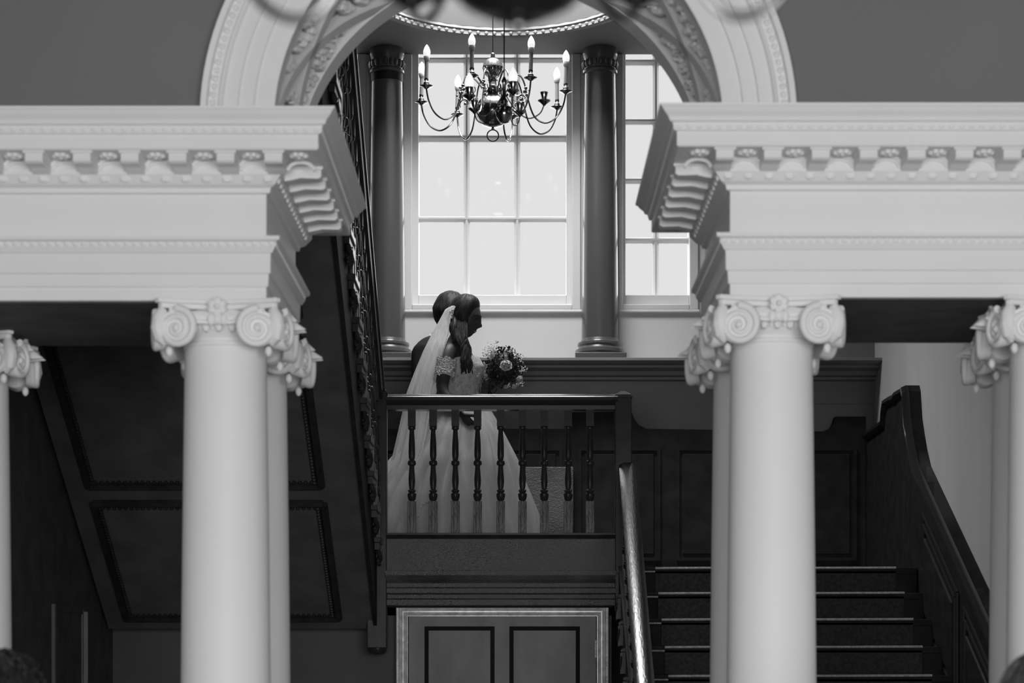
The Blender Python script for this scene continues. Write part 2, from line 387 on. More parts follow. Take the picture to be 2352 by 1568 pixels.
def entablature(n, xi, xo, s, label, dz=0):
    """xi: x of the inner face, xo: outer end, s=+1 when the inner end faces +x"""
    t = thing(n, label, None, (xi, YF, H(1.18)), kind='structure')
    mb = MB(); vs = []
    for p, z in PROF:
        vs += [(xo, YF-p, z+dz), (xi+s*p, YF-p, z+dz), (xi+s*p, YB+p, z+dz), (xo, YB+p, z+dz)]
    m = len(PROF)
    fs = [(k*4+i, k*4+i+1, (k+1)*4+i+1, (k+1)*4+i) for k in range(m-1) for i in range(3)]
    fs += [(0,1,2,3), ((m-1)*4, (m-1)*4+3, (m-1)*4+2, (m-1)*4+1)]
    mb.add(vs, fs).build('entablature_block', 'plaster', t)
    MB().box(min(xo, xi-s*.012), max(xo, xi-s*.012), YF+.012, YB-.012, H(1.18)+dz-.004, H(1.18)+dz+.004).build('soffit_shade_board', 'woodshade', t, label='dark board added for the soffit shade')  # dark board added in place of shade under the entablature
    # modillions
    zt = H(1.597)+dz
    def mod(x, y, dx, dy, name):   # (dx,dy) outward direction from the wall face
        b = MB(); w_ = .027
        ux, uy = -dy, dx
        pr = [(.052,0),(.165,0),(.165,-.030),(.155,-.036),(.10,-.034),(.075,-.04),(.052,-.044)]
        n_ = len(pr); v = []
        for sgn in (-1, 1):
            for d, z in pr: v.append((x+dx*d+ux*w_*sgn, y+dy*d+uy*w_*sgn, zt+z))
        b.add(v, [tuple(range(n_)), tuple(range(2*n_-1, n_-1, -1))]+[(i, n_+i, n_+(i+1)%n_, (i+1)%n_) for i in range(n_)])
        c = MB(); # small cap moulding
        c.obox((x+dx*.111, y+dy*.111, zt-.004), (ux*.033, uy*.033, 0), (dx*.06, dy*.06, 0), (0,0,.004))
        b.add(c.v, c.f)
        b.build('modillion', 'plaster', t, bev=.002)
    def ros(x, y, dx, dy):
        cx, cy = x+dx*.115, y+dy*.115
        b = MB()
        for i in range(6):
            a = i*pi/3; b.sphere((cx+.018*cos(a), cy+.018*sin(a), zt-.004), .011, 6, 4, sz=.8)
        b.sphere((cx, cy, zt-.007), .009, 6, 4)
        b.build('rosette', 'plaster', t, smooth=True)
        # arched coffer rim behind, on the band
        ux, uy = -dy, dx; pts = []
        for i in range(9):
            a = pi*i/8; pts.append((x+dx*.056+ux*.04*cos(a), y+dy*.056+uy*.04*cos(a), zt-.034+.026*sin(a)))
        MB().tube(pts, .006, 6).build('arched_rim', 'plaster', t, smooth=True)
    k = 0; first = {1: PX(628, 6.24), -1: PX(1665, 6.24)}[s]
    x = first
    while abs(x) < 2.6 and k < 14:
        mod(x, YF, 0, -1, k)
        ros(x-s*.0715, YF, 0, -1); x -= s*.143; k += 1
    ros(first+s*.0715, YF, 0, -1)
    for i in range(6):
        yy = YF+.06+i*.144
        mod(xi, yy, s, 0, i)
        if i < 5: ros(xi, yy+.072, s, 0)
    # ornament bands
    def band(p, z, step, r, sz, sx=1.0, nm='leaf_band', lean=0):
        b = MB(); x = xi+s*p
        L = abs(xo-x); n_ = int(L/step)
        for i in range(n_):
            if abs(x-s*(i+.5)*step) > 2.0: break
            b.sphere((x-s*(i+.5)*step, YF-p, z+dz), r, 6, 4, sx=sx, sy=.5, sz=sz)
            if lean: b.sphere((x-s*(i+1)*step, YF-p+.002, z+dz+r*.3), r*.4, 5, 4, sy=.6, sz=sz*1.6)
        n_ = int((YB-YF+2*p)/step)
        for i in range(n_):
            b.sphere((x, YF-p+(i+.5)*step, z+dz), r, 6, 4, sx=.5, sy=sx, sz=sz)
        b.build(nm, 'plaster', t, smooth=True, kind='stuff')
    band(.040, PZ(409,6.36), .062, .0175, .85, 1.15, 'acanthus_band', 1)
    band(.186, PZ(297,6.213), .03, .009, .9, 1.2, 'leaf_band')
    band(.032, PZ(560,6.37), .026, .0085, .9, 1.1, 'leaf_band', 1)
    band(.0125, PZ(626,6.388), .03, .004, .7, 2.2, 'bead_band')
    return t
XL = -.771; XRI = .649
entablature('trim_3', XL, -HALLX, 1, 'left white classical entablature with carved cornice')
entablature('trim_4', XRI, HALLX, -1, 'right white classical entablature with carved cornice', .010)
# wall above with arch
AY0, AY1 = 6.45, 7.22; AX = -.0605; AZ = H(1.727); R0, R1 = .692, .914
def arch_wall():
    mb = MB(); n = 40; zt = H(4.3); zb = H(1.715)
    pts = [(AX-R1*.98, zb)]+[(AX-R1*.98*cos(pi*i/n), AZ+R1*.98*sin(pi*i/n)) for i in range(n+1)]+[(AX+R1*.98, zb)]
    for y in (AY0, AY1):
        for i in range(len(pts)-1):
            (a, za), (b, z_b) = pts[i], pts[i+1]
            if abs(a-b) < 1e-9: continue
            mb.add([(a,y,za),(b,y,z_b),(b,y,zt),(a,y,zt)], [(0,1,2,3)])
        mb.add([(-HALLX,y,zb),(AX-R1*.98,y,zb),(AX-R1*.98,y,zt),(-HALLX,y,zt)], [(0,1,2,3)])
        mb.add([(AX+R1*.98,y,zb),(HALLX,y,zb),(HALLX,y,zt),(AX+R1*.98,y,zt)], [(0,1,2,3)])
    for (u, v) in ((-HALLX, AX-R1*.98), (AX+R1*.98, HALLX)): mb.add([(u,AY0,zb),(v,AY0,zb),(v,AY1,zb),(u,AY1,zb)], [(0,1,2,3)])
    return mb
struct('wall_front', arch_wall(), 'wallgrey')
def arch_sweep(prof, n=72, z=AZ):
    """prof: (r, y) closed polygon"""
    mb = MB(); m = len(prof)
    vs = [(AX-r*cos(pi*i/n), y, z+r*sin(pi*i/n)) for i in range(n+1) for r, y in prof]
    fs = [(i*m+k, i*m+(k+1)%m, (i+1)*m+(k+1)%m, (i+1)*m+k) for i in range(n) for k in range(m)]
    fs += [tuple(range(m)), tuple(n*m+k for k in range(m-1, -1, -1))]
    return mb.add(vs, fs)
arch = thing('trim_5', 'white carved archivolt and coffered arch soffit', None, (AX, AY0, AZ), kind='structure')
prof = [(R0+.012, AY0+.06), (R0, AY0+.03), (R0, AY0-.012), (R0+.02, AY0-.018), (.752, AY0-.018), (.756, AY0-.026), (.80, AY0-.026), (.804, AY0-.034), (.845, AY0-.034), (.852, AY0-.045), (.858, AY0-.048),
        (.862, AY0-.034), (.868, AY0-.032), (.892, AY0-.034), (.897, AY0-.052), (R1, AY0-.056), (R1, AY0+.02), (R1, AY0+.06)]
arch_sweep(prof).build('archivolt', 'plaster', arch, smooth=True, sharp=25)
b = MB()
for i in range(110):
    a = pi*(i+.5)/110; r = .880
    b.sphere((AX-r*cos(a), AY0-.034, AZ+r*sin(a)), .0105, 6, 4, sy=.8)
    if i % 2: b.sphere((AX-(r+.006)*cos(a), AY0-.042, AZ+(r+.006)*sin(a)), .007, 5, 4, sy=.8)
b.build('scroll_ornament', 'plaster', arch, smooth=True, kind='stuff')
# soffit: recessed ground, border ribs and crossing ribs
arch_sweep([(R0+.035, AY0+.02), (R0+.035, AY1-.02), (R1*.99, AY1-.02), (R1*.99, AY0+.02)]).build('coffer_ground', 'coffer', arch, smooth=True)
arch_sweep([(R0+.001, AY0-.01), (R0+.001, AY0+.075), (R0+.012, AY0+.085), (R0+.04, AY0+.085), (R0+.04, AY0-.01)]).build('rib_border', 'plaster', arch, smooth=True, sharp=30)
arch_sweep([(R0, AY1-.13), (R0, AY1), (R0+.05, AY1+.01), (R0+.04, AY1-.14), (R0+.012, AY1-.14)]).build('rib_border', 'plaster', arch, smooth=True, sharp=30)
ya, yb = AY0+.05, AY1-.08
for c in range(3):
    for d in (0, 1):
        a0 = pi/3*c; a1 = a0+pi/3; vs = []; n = 14
        for i in range(n+1):
            tt = i/n; a = a0+(a1-a0)*tt; y = (ya+(yb-ya)*tt) if d else (yb-(yb-ya)*tt)
            for (dy, rr) in ((-.05, R0+.04), (-.05, R0+.012), (-.036, R0+.003), (.036, R0+.003), (.05, R0+.012), (.05, R0+.04)):
                vs.append((AX-rr*cos(a), y+dy, AZ+rr*sin(a)))
        MB().add(vs, [(i*6+k, i*6+k+1, (i+1)*6+k+1, (i+1)*6+k) for i in range(n) for k in range(5)]).build('crossing_rib', 'plaster', arch, smooth=True, sharp=30)
    ac = pi/3*(c+.5); RF = R0+.022
    # foliage in each compartment, and thin inner frames
    cells = [(ac-.36, (ya+yb)/2, .15, .16), (ac+.36, (ya+yb)/2, .15, .16), (ac, ya+.13, .2, .085), (ac, yb-.13, .2, .085)]
    for (a, y, da, dy) in cells:
        b = MB(); rn = random.Random(int(a*100)+int(y*10))
        for k in range(46):
            u = rn.uniform(-1, 1); v = rn.uniform(-1, 1)*(1-.75*abs(u) if dy > .1 else 1-.6*abs(u))
            aa = a+u*da; yy = y+v*dy; rr = RF-.004+rn.uniform(0, .008)
            b.sphere((AX-rr*cos(aa), yy, AZ+rr*sin(aa)), rn.uniform(.012, .024), 6, 4, sy=rn.uniform(.6, 1.5), sz=.8)
        b.build('foliage_ornament', 'plaster', arch, smooth=True, kind='stuff')

# ---- columns of the screen
def spiral_pts(R, turns, n, c, ax, az, nrm, hand):
    pts = []; rs = []
    for i in range(n):
        t_ = i/(n-1); r = R*(1-.86*t_); a = pi/2-hand*2*pi*turns*t_
        pts.append(Vector(c)+Vector(ax)*r*cos(a)+Vector(az)*r*sin(a)); rs.append(.0125*(1-.55*t_))
    return pts, rs
def make_column(x, y, dz, label, group):
    zt = H(1.18)+dz
    t = thing('column', label, 'column', (x, y, 0), group=group)
    Ht = zt-.135
    MB().box(x-.2, x+.2, y-.2, y+.2, 0, .07).build('plinth', 'column', t, bev=.004)
    MB().lathe([(.19,.07),(.2,.09),(.19,.12),(.165,.13),(.16,.15),(.172,.165),(.165,.18),(.15,.19)], (x,y,0), 48).build('base', 'column', t, smooth=True)
    pr = []
    for k in range(25):
        u = k/24; r = .1445-.0175*max(0, (u-.25)/.75)**1.5; pr.append((r, .19+(Ht-.19)*u))
    pr += [(.131, Ht+.002), (.132, Ht+.008), (.130, Ht+.014), (.122, Ht+.018), (.122, Ht+.03)]
    MB().lathe(pr, (x,y,0), 64).build('shaft', 'column', t, smooth=True, sharp=50)
    cap = MB().lathe([(.122,0),(.13,.01),(.155,.04),(.16,.052),(.15,.065),(.14,.11)], (x,y,Ht+.018), 48).build('capital', 'column', t, smooth=True)
    # egg and dart
    e = MB()
    for i in range(24):
        a = 2*pi*i/24; e.sphere((x+.152*cos(a), y+.152*sin(a), Ht+.058), .017, 8, 5, sx=.8, sy=.8, sz=1.35)
        a += pi/24; e.sphere((x+.156*cos(a), y+.156*sin(a), Ht+.055), .005, 5, 4, sz=3)
    e.build('egg_and_dart', 'column', cap, smooth=True, kind='stuff')
    # abacus with concave sides
    for (hw, ins, za, zb_) in ((.218, .045, zt-.030, zt-.014), (.228, .045, zt-.014, zt)):
        poly = []
        for q in range(4):
            a = q*pi/2-pi/4-pi/2
            c0 = Vector((cos(a), sin(a)))*hw*1.25; c1 = Vector((cos(a+pi/2), sin(a+pi/2)))*hw*1.25; mid = (c0+c1)/2
            inw = -mid.normalized()
            for k in range(9):
                u = .06+.88*k/8; p = c0.lerp(c1, u)+inw*ins*(4*u*(1-u)); poly.append((x+p.x, y+p.y))
        MB().prism(poly, 'z', za, zb_).build('abacus', 'column', cap, bev=.003)
    for q in range(4):
        Rm = Matrix.Translation((x,y,0)) @ Matrix.Rotation(q*pi/2, 4, 'Z')
        for sgn in (-1, 1):   # scroll on the front face (-y), at left/right
            th = sgn*math.radians(14); nrm = Vector((sin(th), -cos(th), 0)); ax = Vector((cos(th), sin(th), 0))
            c = Vector((sgn*.122, -.196, zt-.094)); R = .060
            b = MB()
            # drum of the scroll
            for d0, d1, rr in ((-.034, .0, R*.96),):
                vs = []; nn = 28
                for d in (d0, -.006, 0):
                    for i in range(nn):
                        a = 2*pi*i/nn; r_ = rr*(.86 if d < -.03 else 1); vs.append(c+nrm*d+ax*r_*cos(a)+Vector((0,0,r_*sin(a))))
                b.add(vs, [(k*nn+i, k*nn+(i+1)%nn, (k+1)*nn+(i+1)%nn, (k+1)*nn+i) for k in range(2) for i in range(nn)]+[tuple(range(nn)), tuple(2*nn+i for i in range(nn-1,-1,-1))])
            pts, rs = spiral_pts(R, 2.1, 46, c+nrm*.001, ax, (0,0,1), nrm, -sgn)
            b.tube(pts, rs, 8)
            b.sphere(c+nrm*.004, .0125, 8, 6)
            b.xf(Rm); b.build('volute', 'column', cap, smooth=True, sharp=50)
        # channel joining the two scrolls
        b = MB(); vs = []; nn = 12
        for i in range(nn+1):
            u = -1+2*i/nn; xx = u*.145; yy = -.176-.012*u*u+.0; zz = zt-.052-.012*(1-u*u)
            for (dy, dz_) in ((0, -.016), (-.012, -.016), (-.014, -.008), (-.006, .0), (-.014, .010), (-.010, .020), (0, .022)):
                vs.append((xx, yy+dy+.006, zz+dz_))
        b.add(vs, [(i*7+k, i*7+k+1, (i+1)*7+k+1, (i+1)*7+k) for i in range(nn) for k in range(6)])
        b.xf(Rm); b.build('channel', 'column', cap, smooth=True, sharp=40)
        # central flower
        b = MB()
        for k in range(6):
            a = k*pi/3+pi/6; b.sphere((.018*cos(a), -.190, zt-.028+.018*sin(a)), .0125, 7, 5, sy=.6)
        b.sphere((0, -.198, zt-.028), .009, 7, 5)
        for k in (-1, 0, 1): b.sphere((k*.02, -.186, zt-.062-.004*abs(k)), .012, 6, 5, sy=.6, sz=1.6)
        b.xf(Rm); b.build('flower', 'column', cap, smooth=True)
        # corner: leaf spikes and hanging drop
        b = MB(); d = Vector((1, -1, 0)).normalized(); c = d*.236+Vector((0,0,zt-.1))
        b.sphere(tuple(d*.215+Vector((0,0,zt-.158))), .011, 8, 6, sz=1.5)
        b.tube([d*.238+Vector((0,0,zt-.035)), d*.25+Vector((0,0,zt-.06)), d*.252+Vector((0,0,zt-.09)), d*.245+Vector((0,0,zt-.12)), d*.23+Vector((0,0,zt-.14))], [.016, .024, .026, .022, .008], 10)
        if q == 1:     # leaves springing from the side faces
            for yy, zz, l in ((-.105, -.045, .035), (-.03, -.062, .055), (.045, -.062, .052), (.11, -.05, .03)):
                p0 = Vector((yy*.7, -.180, zt+zz)); tip = p0+Vector((.006, -l-.016, -.006))
                b.tube([p0, p0.lerp(tip, .45)+Vector((0,0,.006)), tip], [.022, .017, .001], 6)
        b.xf(Rm); b.build('leaf_spray', 'column', cap, smooth=True)
    return t
c0 = make_column(-.914, 6.535, 0, 'front white column left of the archway', 'left paired columns')
def col_copy(x, y, dz, label, group):
    # columns share one mesh set; the right-hand ones are a hair taller
    r = copy_tree(c0, (x, y, 0), label, group, rotz=pi if x > 0 else 0); r.scale = (1, 1, (H(1.18)+dz)/H(1.18)); return r
col_copy(-.914, 7.10, 0, 'rear white column half hidden behind the front left column', 'left paired columns')
col_copy(.792, 6.535, .010, 'front white column right of the archway', 'right paired columns')
col_copy(.792, 7.10, .010, 'rear white column half hidden behind the front right column', 'right paired columns')
col_copy(-1.885, 6.535, 0, 'front white column just outside the left edge of the picture', 'outer columns')
col_copy(-1.862, 7.10, 0, 'white column showing only its leafy capital at the left edge', 'outer columns')
col_copy(1.668, 6.535, .010, 'lighter front column at the right edge of the picture', 'outer columns')
col_copy(1.742, 7.10, .010, 'greyer rear column at the right edge beside the sloping wainscot', 'outer columns')
# ================================================================ STAIR HALL
YR = 11.6; LH = .652            # landing railing plane, landing floor above eye
XRAIL0, XRAIL1 = PX(888, YR), PX(1414, YR)
struct('wall_left_stair', MB().box(-2.4, -2.3, 7.3, YW, 0, CEIL), 'woodshade', 'dark wall on the left of the stair hall')
struct('wall_door', MB().box(-2.3, .53, 11.86, 11.96, 0, H(.40)), 'underwall', 'grey wall under the landing round the panelled door')
# ---- landing
ld = thing('landing', 'dark oak landing platform with moulded beam above the panelled door', 'landing', (0, YR, H(LH)))
MB().box(-2.275, 2.2, 11.58, YW, H(LH-.04), H(LH)).build('floorboards', 'wooddull', ld)
MB().box(-2.275, .53, 11.66, YW, H(.44), H(LH-.04)).build('joists', 'wooddull', ld)
zc = PZ(1225, YR)
MB().box(XRAIL0+.0, XRAIL1, 11.565, 11.66, PZ(1312, YR), zc-.03).build('beam', 'beam', ld, bev=.004)
MB().prism([(11.545, zc), (11.545, zc-.012), (11.56, zc-.022), (11.57, zc-.032), (11.66, zc-.032), (11.66, zc)], 'x', XRAIL0, XRAIL1).build('sill', 'wood', ld, bev=.002)
z1 = PZ(1312, YR); z2 = PZ(1390, YR)
dz = (z1-z2)/4
MB().prism([(11.53, z1), (11.53, z1-dz*.5), (11.55, z1-dz), (11.575, z1-dz*1.4), (11.575, z1-dz*1.9), (11.555, z1-dz*2), (11.555, z1-dz*2.6), (11.60, z1-dz*2.7), (11.60, z1-dz*3.2), (11.58, z1-dz*3.3), (11.58, z2), (11.68, z2), (11.68, z1)], 'x', PX(885, YR), XRAIL1+.06).build('beam_moulding', 'beam', ld, bev=.003)

BAL_H = PZ(942, YR)-zc
def bal_mesh():
    h = BAL_H; b = MB(); s = .0235; hb = .180; ht = .090
    b.box(-s*.9, s*.9, -s*.9, s*.9, h-ht, h)
    pr = [(.012,hb),(.020,hb+.008),(.0245,hb+.028),(.0245,hb+.040),(.016,hb+.048),(.022,hb+.055),(.0225,hb+.060),(.014,hb+.066),(.0175,hb+.09),(.019,hb+.12),(.015,hb+.17),(.0135,hb+.195),(.021,hb+.2),(.0235,hb+.21),(.021,hb+.222),(.0135,hb+.228),(.016,hb+.235),(.0185,hb+.255),(.0175,hb+.32),(.013,h-ht-.03),(.0125,h-ht-.022),(.02,h-ht-.014),(.021,h-ht-.006),(.015,h-ht)]
    b.lathe(pr, (0,0,0), 16); return b
def bal_block():
    return MB().box(-.0235, .0235, -.0235, .0235, 0, .180)
BM = bal_mesh().mesh('baluster', 'wood', True, sharp=35); BB = bal_block().mesh('base_block', 'worn')
def add_bal(parent, x, y, z, first=[0], scale=1):
    po = parent['_o']
    o = bpy.data.objects.new('baluster', BM); COL.objects.link(o); o.parent = parent; o.location = (x-po[0], y-po[1], z-po[2]); o.scale = (1, 1, scale)
    q = bpy.data.objects.new('base_block', BB); COL.objects.link(q); q.parent = o
    m = q.modifiers.new('bevel', 'BEVEL'); m.width = .002
def rail_profile(w_, h_):
    return [(-w_*.36, -h_), (w_*.36, -h_), (w_*.40, -h_*.75), (w_*.34, -h_*.62), (w_*.5, -h_*.42), (w_*.5, -h_*.22), (w_*.42, -h_*.12), (w_*.2, 0), (-w_*.2, 0), (-w_*.42, -h_*.12), (-w_*.5, -h_*.22), (-w_*.5, -h_*.42), (-w_*.34, -h_*.62), (-w_*.40, -h_*.75)]
def sweep(pts, prof, side):
    """sweep profile (u sideways along `side`, v up) along pts"""
    mb = MB(); m = len(prof); vs = []; side = Vector(side)
    for p in pts: vs += [Vector(p)+side*u+Vector((0,0,v)) for u, v in prof]
    n = len(pts)
    return mb.add(vs, [(i*m+k, i*m+(k+1)%m, (i+1)*m+(k+1)%m, (i+1)*m+k) for i in range(n-1) for k in range(m)]+[tuple(range(m)), tuple((n-1)*m+k for k in range(m-1, -1, -1))])
rl = thing('landing_balustrade', 'dark oak balustrade with nine turned balusters in front of the bride', 'balustrade', (XRAIL0, YR, zc))
ztop = PZ(903, YR-.05)
sweep([(XRAIL0-.02, YR, ztop), (XRAIL1+.01, YR, ztop)], rail_profile(.11, ztop-PZ(942, YR)), (0, 1, 0)).build('top_rail', 'railtop', rl, smooth=True, sharp=30)
for px in (946, 995, 1046, 1097, 1150, 1200, 1250, 1305, 1355): add_bal(rl, PX(px, YR), YR, zc)
def newel(name, label, x, y, z0, zt, r=.046, drop=True):
    t = thing(name, label, 'newel post', (x, y, z0))
    MB().box(x-r, x+r, y-r, y+r, z0, zt-.03).build('post', 'wood', t, bev=.004)
    c = MB(); 
    for (k, za, zb_) in ((1.1, zt-.04, zt-.03), (1.0, zt-.03, zt-.022)): c.box(x-r*k, x+r*k, y-r*k, y+r*k, za, zb_)
    n = len(c.v); a = r*1.0
    c.add([(x-a,y-a,zt-.022),(x+a,y-a,zt-.022),(x+a,y+a,zt-.022),(x-a,y+a,zt-.022),(x-a*.3,y-a*.3,zt),(x+a*.3,y-a*.3,zt),(x+a*.3,y+a*.3,zt),(x-a*.3,y+a*.3,zt)],
          [(0,3,2,1),(4,5,6,7),(0,1,5,4),(1,2,6,5),(2,3,7,6),(3,0,4,7)])
    c.build('cap', 'wood', t, bev=.002)
    if drop: MB().lathe([(r*.5,-.035),(r*.9,-.025),(r,-.01),(r,0)], (x,y,z0), 24).build('drop', 'wood', t, smooth=True)
    return t
newel('newel_post', 'dark square newel post at the right end of the landing rail', PX(1431, YR), YR, PZ(1395, YR), PZ(899, YR))
newel('newel_post', 'dark square newel post hanging at the left end of the landing rail', PX(867, YR), YR, PZ(1488, YR), PZ(890, YR), .054)

# ---- lower staircase (rises away from the viewer on the right)
st = thing('staircase', 'lower flight of carpeted dark oak stairs rising to the landing on the right', 'staircase', (1.4, 9.5, 0))
NST = 14; G = .25; RZ = .1495
X0, X1 = .60, 2.20
for i in range(0, NST+1):
    z = H(LH)-RZ*i; y = 11.5-G*i
    if z < .02: break
    back = 11.6 if i == 0 else y+G+.02
    MB().box(X0, X1, y+.012, back, z-.035, z).build('tread', 'wooddull', st, bev=.004)
    MB().box(X0, X1, y+.03, y+.05, max(0, z-RZ), z-.03).build('riser', 'wooddull', st)
    xa = X0+.155; xb = X1-.12
    b = MB(); 
    b.box(xa, xb, y-.002, y+G+.02, z, z+.007); b.box(xa, xb, y+.012, y+.031, max(.002, z-RZ), z-.02)
    b.build('runner', 'carpet', st)
    b = MB().tube([(xa, y, z-.004), (xa+.4, y, z-.002), (xb-.5, y, z-.003), (xb, y, z-.001)], .0062, 10)
    b.build('runner_nosing', 'nosing', st, smooth=True)
    MB().tube([(X0, y+.012, z-.022), (xa, y+.012, z-.022)], .004, 8).build('tread_nosing', 'nosing', st, smooth=True)
    MB().tube([(X0-.05, y+.012, z-.018), (X0-.05, y+G, z-.018)], .010, 8).build('tread_end', 'wood', st, smooth=True)
    # carved bracket on the open side
    b = MB().box(X0-.062, X0-.045, y+.03, y+G, max(0, z-RZ+.01), z-.03)
    for k in range(5): b.sphere((X0-.064, y+.07+k*.035, z-.06-.012*k), .014-.0015*k, 7, 5, sx=.5)
    b.build('bracket', 'wood', st, smooth=True, sharp=30)
sl = RZ/G
def zpitch(y): return H(LH)-sl*(11.5-y)
b = MB().prism([(11.6, zpitch(11.6)-.28), (11.6, zpitch(11.6)-.02), (7.75, zpitch(7.75)-.02), (7.75, .0), (8.1, 0)], 'x', X0-.045, X0)
b.build('outer_string', 'wooddull', st)
# handrail with its balusters
hr = thing('stair_handrail', 'polished oak handrail of the lower flight sloping down from the landing newel', 'handrail', (.6, 11.5, H(1.2)))
pts = []
for i in range(13):
    u = i/12; y = 11.55-u*3.6; pts.append((.603-.026*min(1, (11.55-y)/2.1), y, H(1.235)-.60*(11.55-y)))
sweep(pts, rail_profile(.092, .075), (1, 0, 0)).build('top_rail', 'woodrail', hr, smooth=True, sharp=30)
for i in range(0, 24):
    y = 11.38-.15*i; u = (11.55-y)
    zb = zpitch(y)+.005; zt_ = H(1.235)-.60*u-.06
    if y < 8.0: break
    add_bal(hr, .592-.02*min(1, u/2.1), y, zb, scale=max(.2, (zt_-zb)/BAL_H))
newel('newel_post', 'dark square newel post at the foot of the lower flight', .575, 7.9, 0, H(-.80), .05, drop=False)

# ---- upper staircase (rises towards the viewer on the left)
M2 = .62
us = thing('upper_staircase', 'dark oak upper flight on the left seen from below with carved tread ends', 'staircase', (-1.5, 11.5, H(LH)))
XA, XB = -2.275, -.80
zb0 = .33
def zso(y): return H(zb0)+M2*(11.6-y)
b = MB().prism([(11.62, zso(11.62)), (11.62, zso(11.62)+.10), (7.3, zso(7.3)+.10), (7.3, zso(7.3))], 'x', XA, XB)
b.build('soffit', 'woodshade', us)
b = MB().prism([(11.62, zso(11.62)-.03), (11.62, zso(11.62)+.34), (7.3, zso(7.3)+.34), (7.3, zso(7.3)-.03)], 'x', XB, XB+.02)
b.build('outer_string', 'wooddull', us)
for i in range(1, 18):
    y = 11.6-.25*i; z = H(LH)+.155*i
    MB().box(XA, XB+.055, y-.02, y+.25, z-.03, z).build('tread', 'wood', us, bev=.004)
    MB().box(XA, XB+.03, y, y+.02, z-.03, z+.155).build('riser', 'wooddull', us)
    # bracket : a stepped scroll block below the tread end
    b = MB().box(XB+.018, XB+.045, y+.01, y+.22, z-.065, z-.03)
    b.box(XB+.018, XB+.052, y+.13, y+.235, z-.10, z-.055)
    b.tube([(XB+.035, y+.03, z-.05), (XB+.04, y+.06, z-.085), (XB+.04, y+.10, z-.075), (XB+.04, y+.14, z-.105), (XB+.04, y+.19, z-.10), (XB+.04, y+.21, z-.13)], [.008, .014, .012, .016, .014, .005], 8)
    for k in range(7): b.sphere((XB+.036, y+.03+k*.03, z-.125-.012*(k % 2)), .010, 6, 4)
    b.build('bracket', 'wood', us, smooth=True, sharp=30)
# panel mouldings on the soffit
def sof(x, y, d=0): return (x, y, zso(y)-d)
for (ya_, yb_) in ((11.52, 10.62), (10.50, 9.55), (9.43, 8.5)):
    for (xa, xb) in ((-2.16, -.99),):
        b = MB()
        for (p, q) in (((xa,ya_),(xb,ya_)), ((xb,ya_),(xb,yb_)), ((xb,yb_),(xa,yb_)), ((xa,yb_),(xa,ya_))):
            b.tube([sof(*p, .01), sof(*q, .01)], .022, 6)
        b.build('panel_moulding', 'wood', us)
        b = MB(); n = 44
        for i in range(n):
            for x in (xa+.03, xb-.03):
                y = ya_+(yb_-ya_)*(i+.5)/n; b.sphere(sof(x, y, .014), .013, 6, 4, sx=.8, sy=.7)
        n = 40
        for i in range(n):
            x = xa+(xb-xa)*(i+.5)/n
            for y in (ya_-.03, yb_+.03): b.sphere(sof(x, y, .012), .011, 6, 4)
        b.build('rope_moulding', 'wood', us, smooth=True, kind='stuff')
ub = thing('upper_balustrade', 'dark balustrade of the upper flight climbing left of the landing', 'balustrade', (-.78, 11.6, H(LH)))
ZR0 = 1.64
pts = [(-.785, 11.6-u*.4, H(ZR0)+M2*u*.4) for u in range(0, 11)]
sweep(pts, rail_profile(.10, .09), (1, 0, 0)).build('top_rail', 'wood', ub, smooth=True, sharp=30)
for i in range(1, 17):
    for d in (.065, .19):
        y = 11.6-.25*i+d; z = H(LH)+.155*i
        zt_ = H(ZR0)+M2*(11.6-y)-.085
        if d == .065 or i < 17: add_bal(ub, -.785, y, z, scale=(zt_-z)/BAL_H)

# ---- wainscots
HW = PZ(985, 13.24)
prof = [(-2.3, 0), (-2.3, HW), (PX(1311, 13.24), HW), (PX(1313, 13.24), PZ(947, 13.24)), (PX(1450, 13.24), PZ(945, 13.24)), (PX(1456, 13.24), PZ(962, 13.24)), (PX(1468, 13.24), PZ(977, 13.24)), (PX(1484, 13.24), HW),
        (PX(1890, 13.24), PZ(991, 13.24)), (PX(1906, 13.24), PZ(984, 13.24)), (PX(1914, 13.24), PZ(970, 13.24)), (PX(1917, 13.24), PZ(957, 13.24)), (2.20, PZ(957, 13.24)), (2.20, 0)]
prof = [(x, max(z, H(LH)) if z == 0 else z) for x, z in prof]
wb = thing('trim_6', 'dark wainscot on the landing wall behind the couple', None, (0, 13.24, H(LH)), kind='structure')
MB().prism(prof, 'y', 13.22, 13.31).build('wainscot_body', 'wooddull', wb, bev=.003)
x = -2.1
while x < 2.0:
    b = MB(); z0, z1_ = H(LH)+.16, HW-.14
    for (u0, u1, v0, v1) in ((x, x+.02, z0, z1_), (x+.5, x+.52, z0, z1_), (x, x+.52, z0-.02, z0), (x, x+.52, z1_, z1_+.02)): b.box(u0, u1, 13.205, 13.225, v0, v1)
    b.build('panel_moulding', 'wooddull', wb)
    MB().box(x+.04, x+.48, 13.21, 13.225, z0+.02, z1_-.02).build('panel', 'wooddull', wb, bev=.006)
    x += .62
MB().box(.045, .35, 13.19, 13.215, PZ(1240, 13.2), PZ(1072, 13.2)).build('rubbed_panel', 'beam', wb, bev=.006, label='rubbed shiny oak board')
wr = thing('trim_7', 'dark wainscot sloping down the right wall beside the stairs', None, (2.2, 11.5, H(LH)), kind='structure')
Lr = [(YW-.08, 1.603), (12.57, 1.603), (12.55, 1.66), (12.5, 1.715), (12.3, 1.71), (12.2, 1.70), (12.12, 1.712), (11.82, 1.70), (11.78, 1.66), (11.73, 1.50), (11.66, 1.40), (11.58, 1.30), (11.48, 1.205)]
low = [(11.48-.2*i, 1.205-.524*.2*i) for i in range(1, 19)]
poly = [(y, H(h)) for y, h in Lr+low]
endy = low[-1][0]
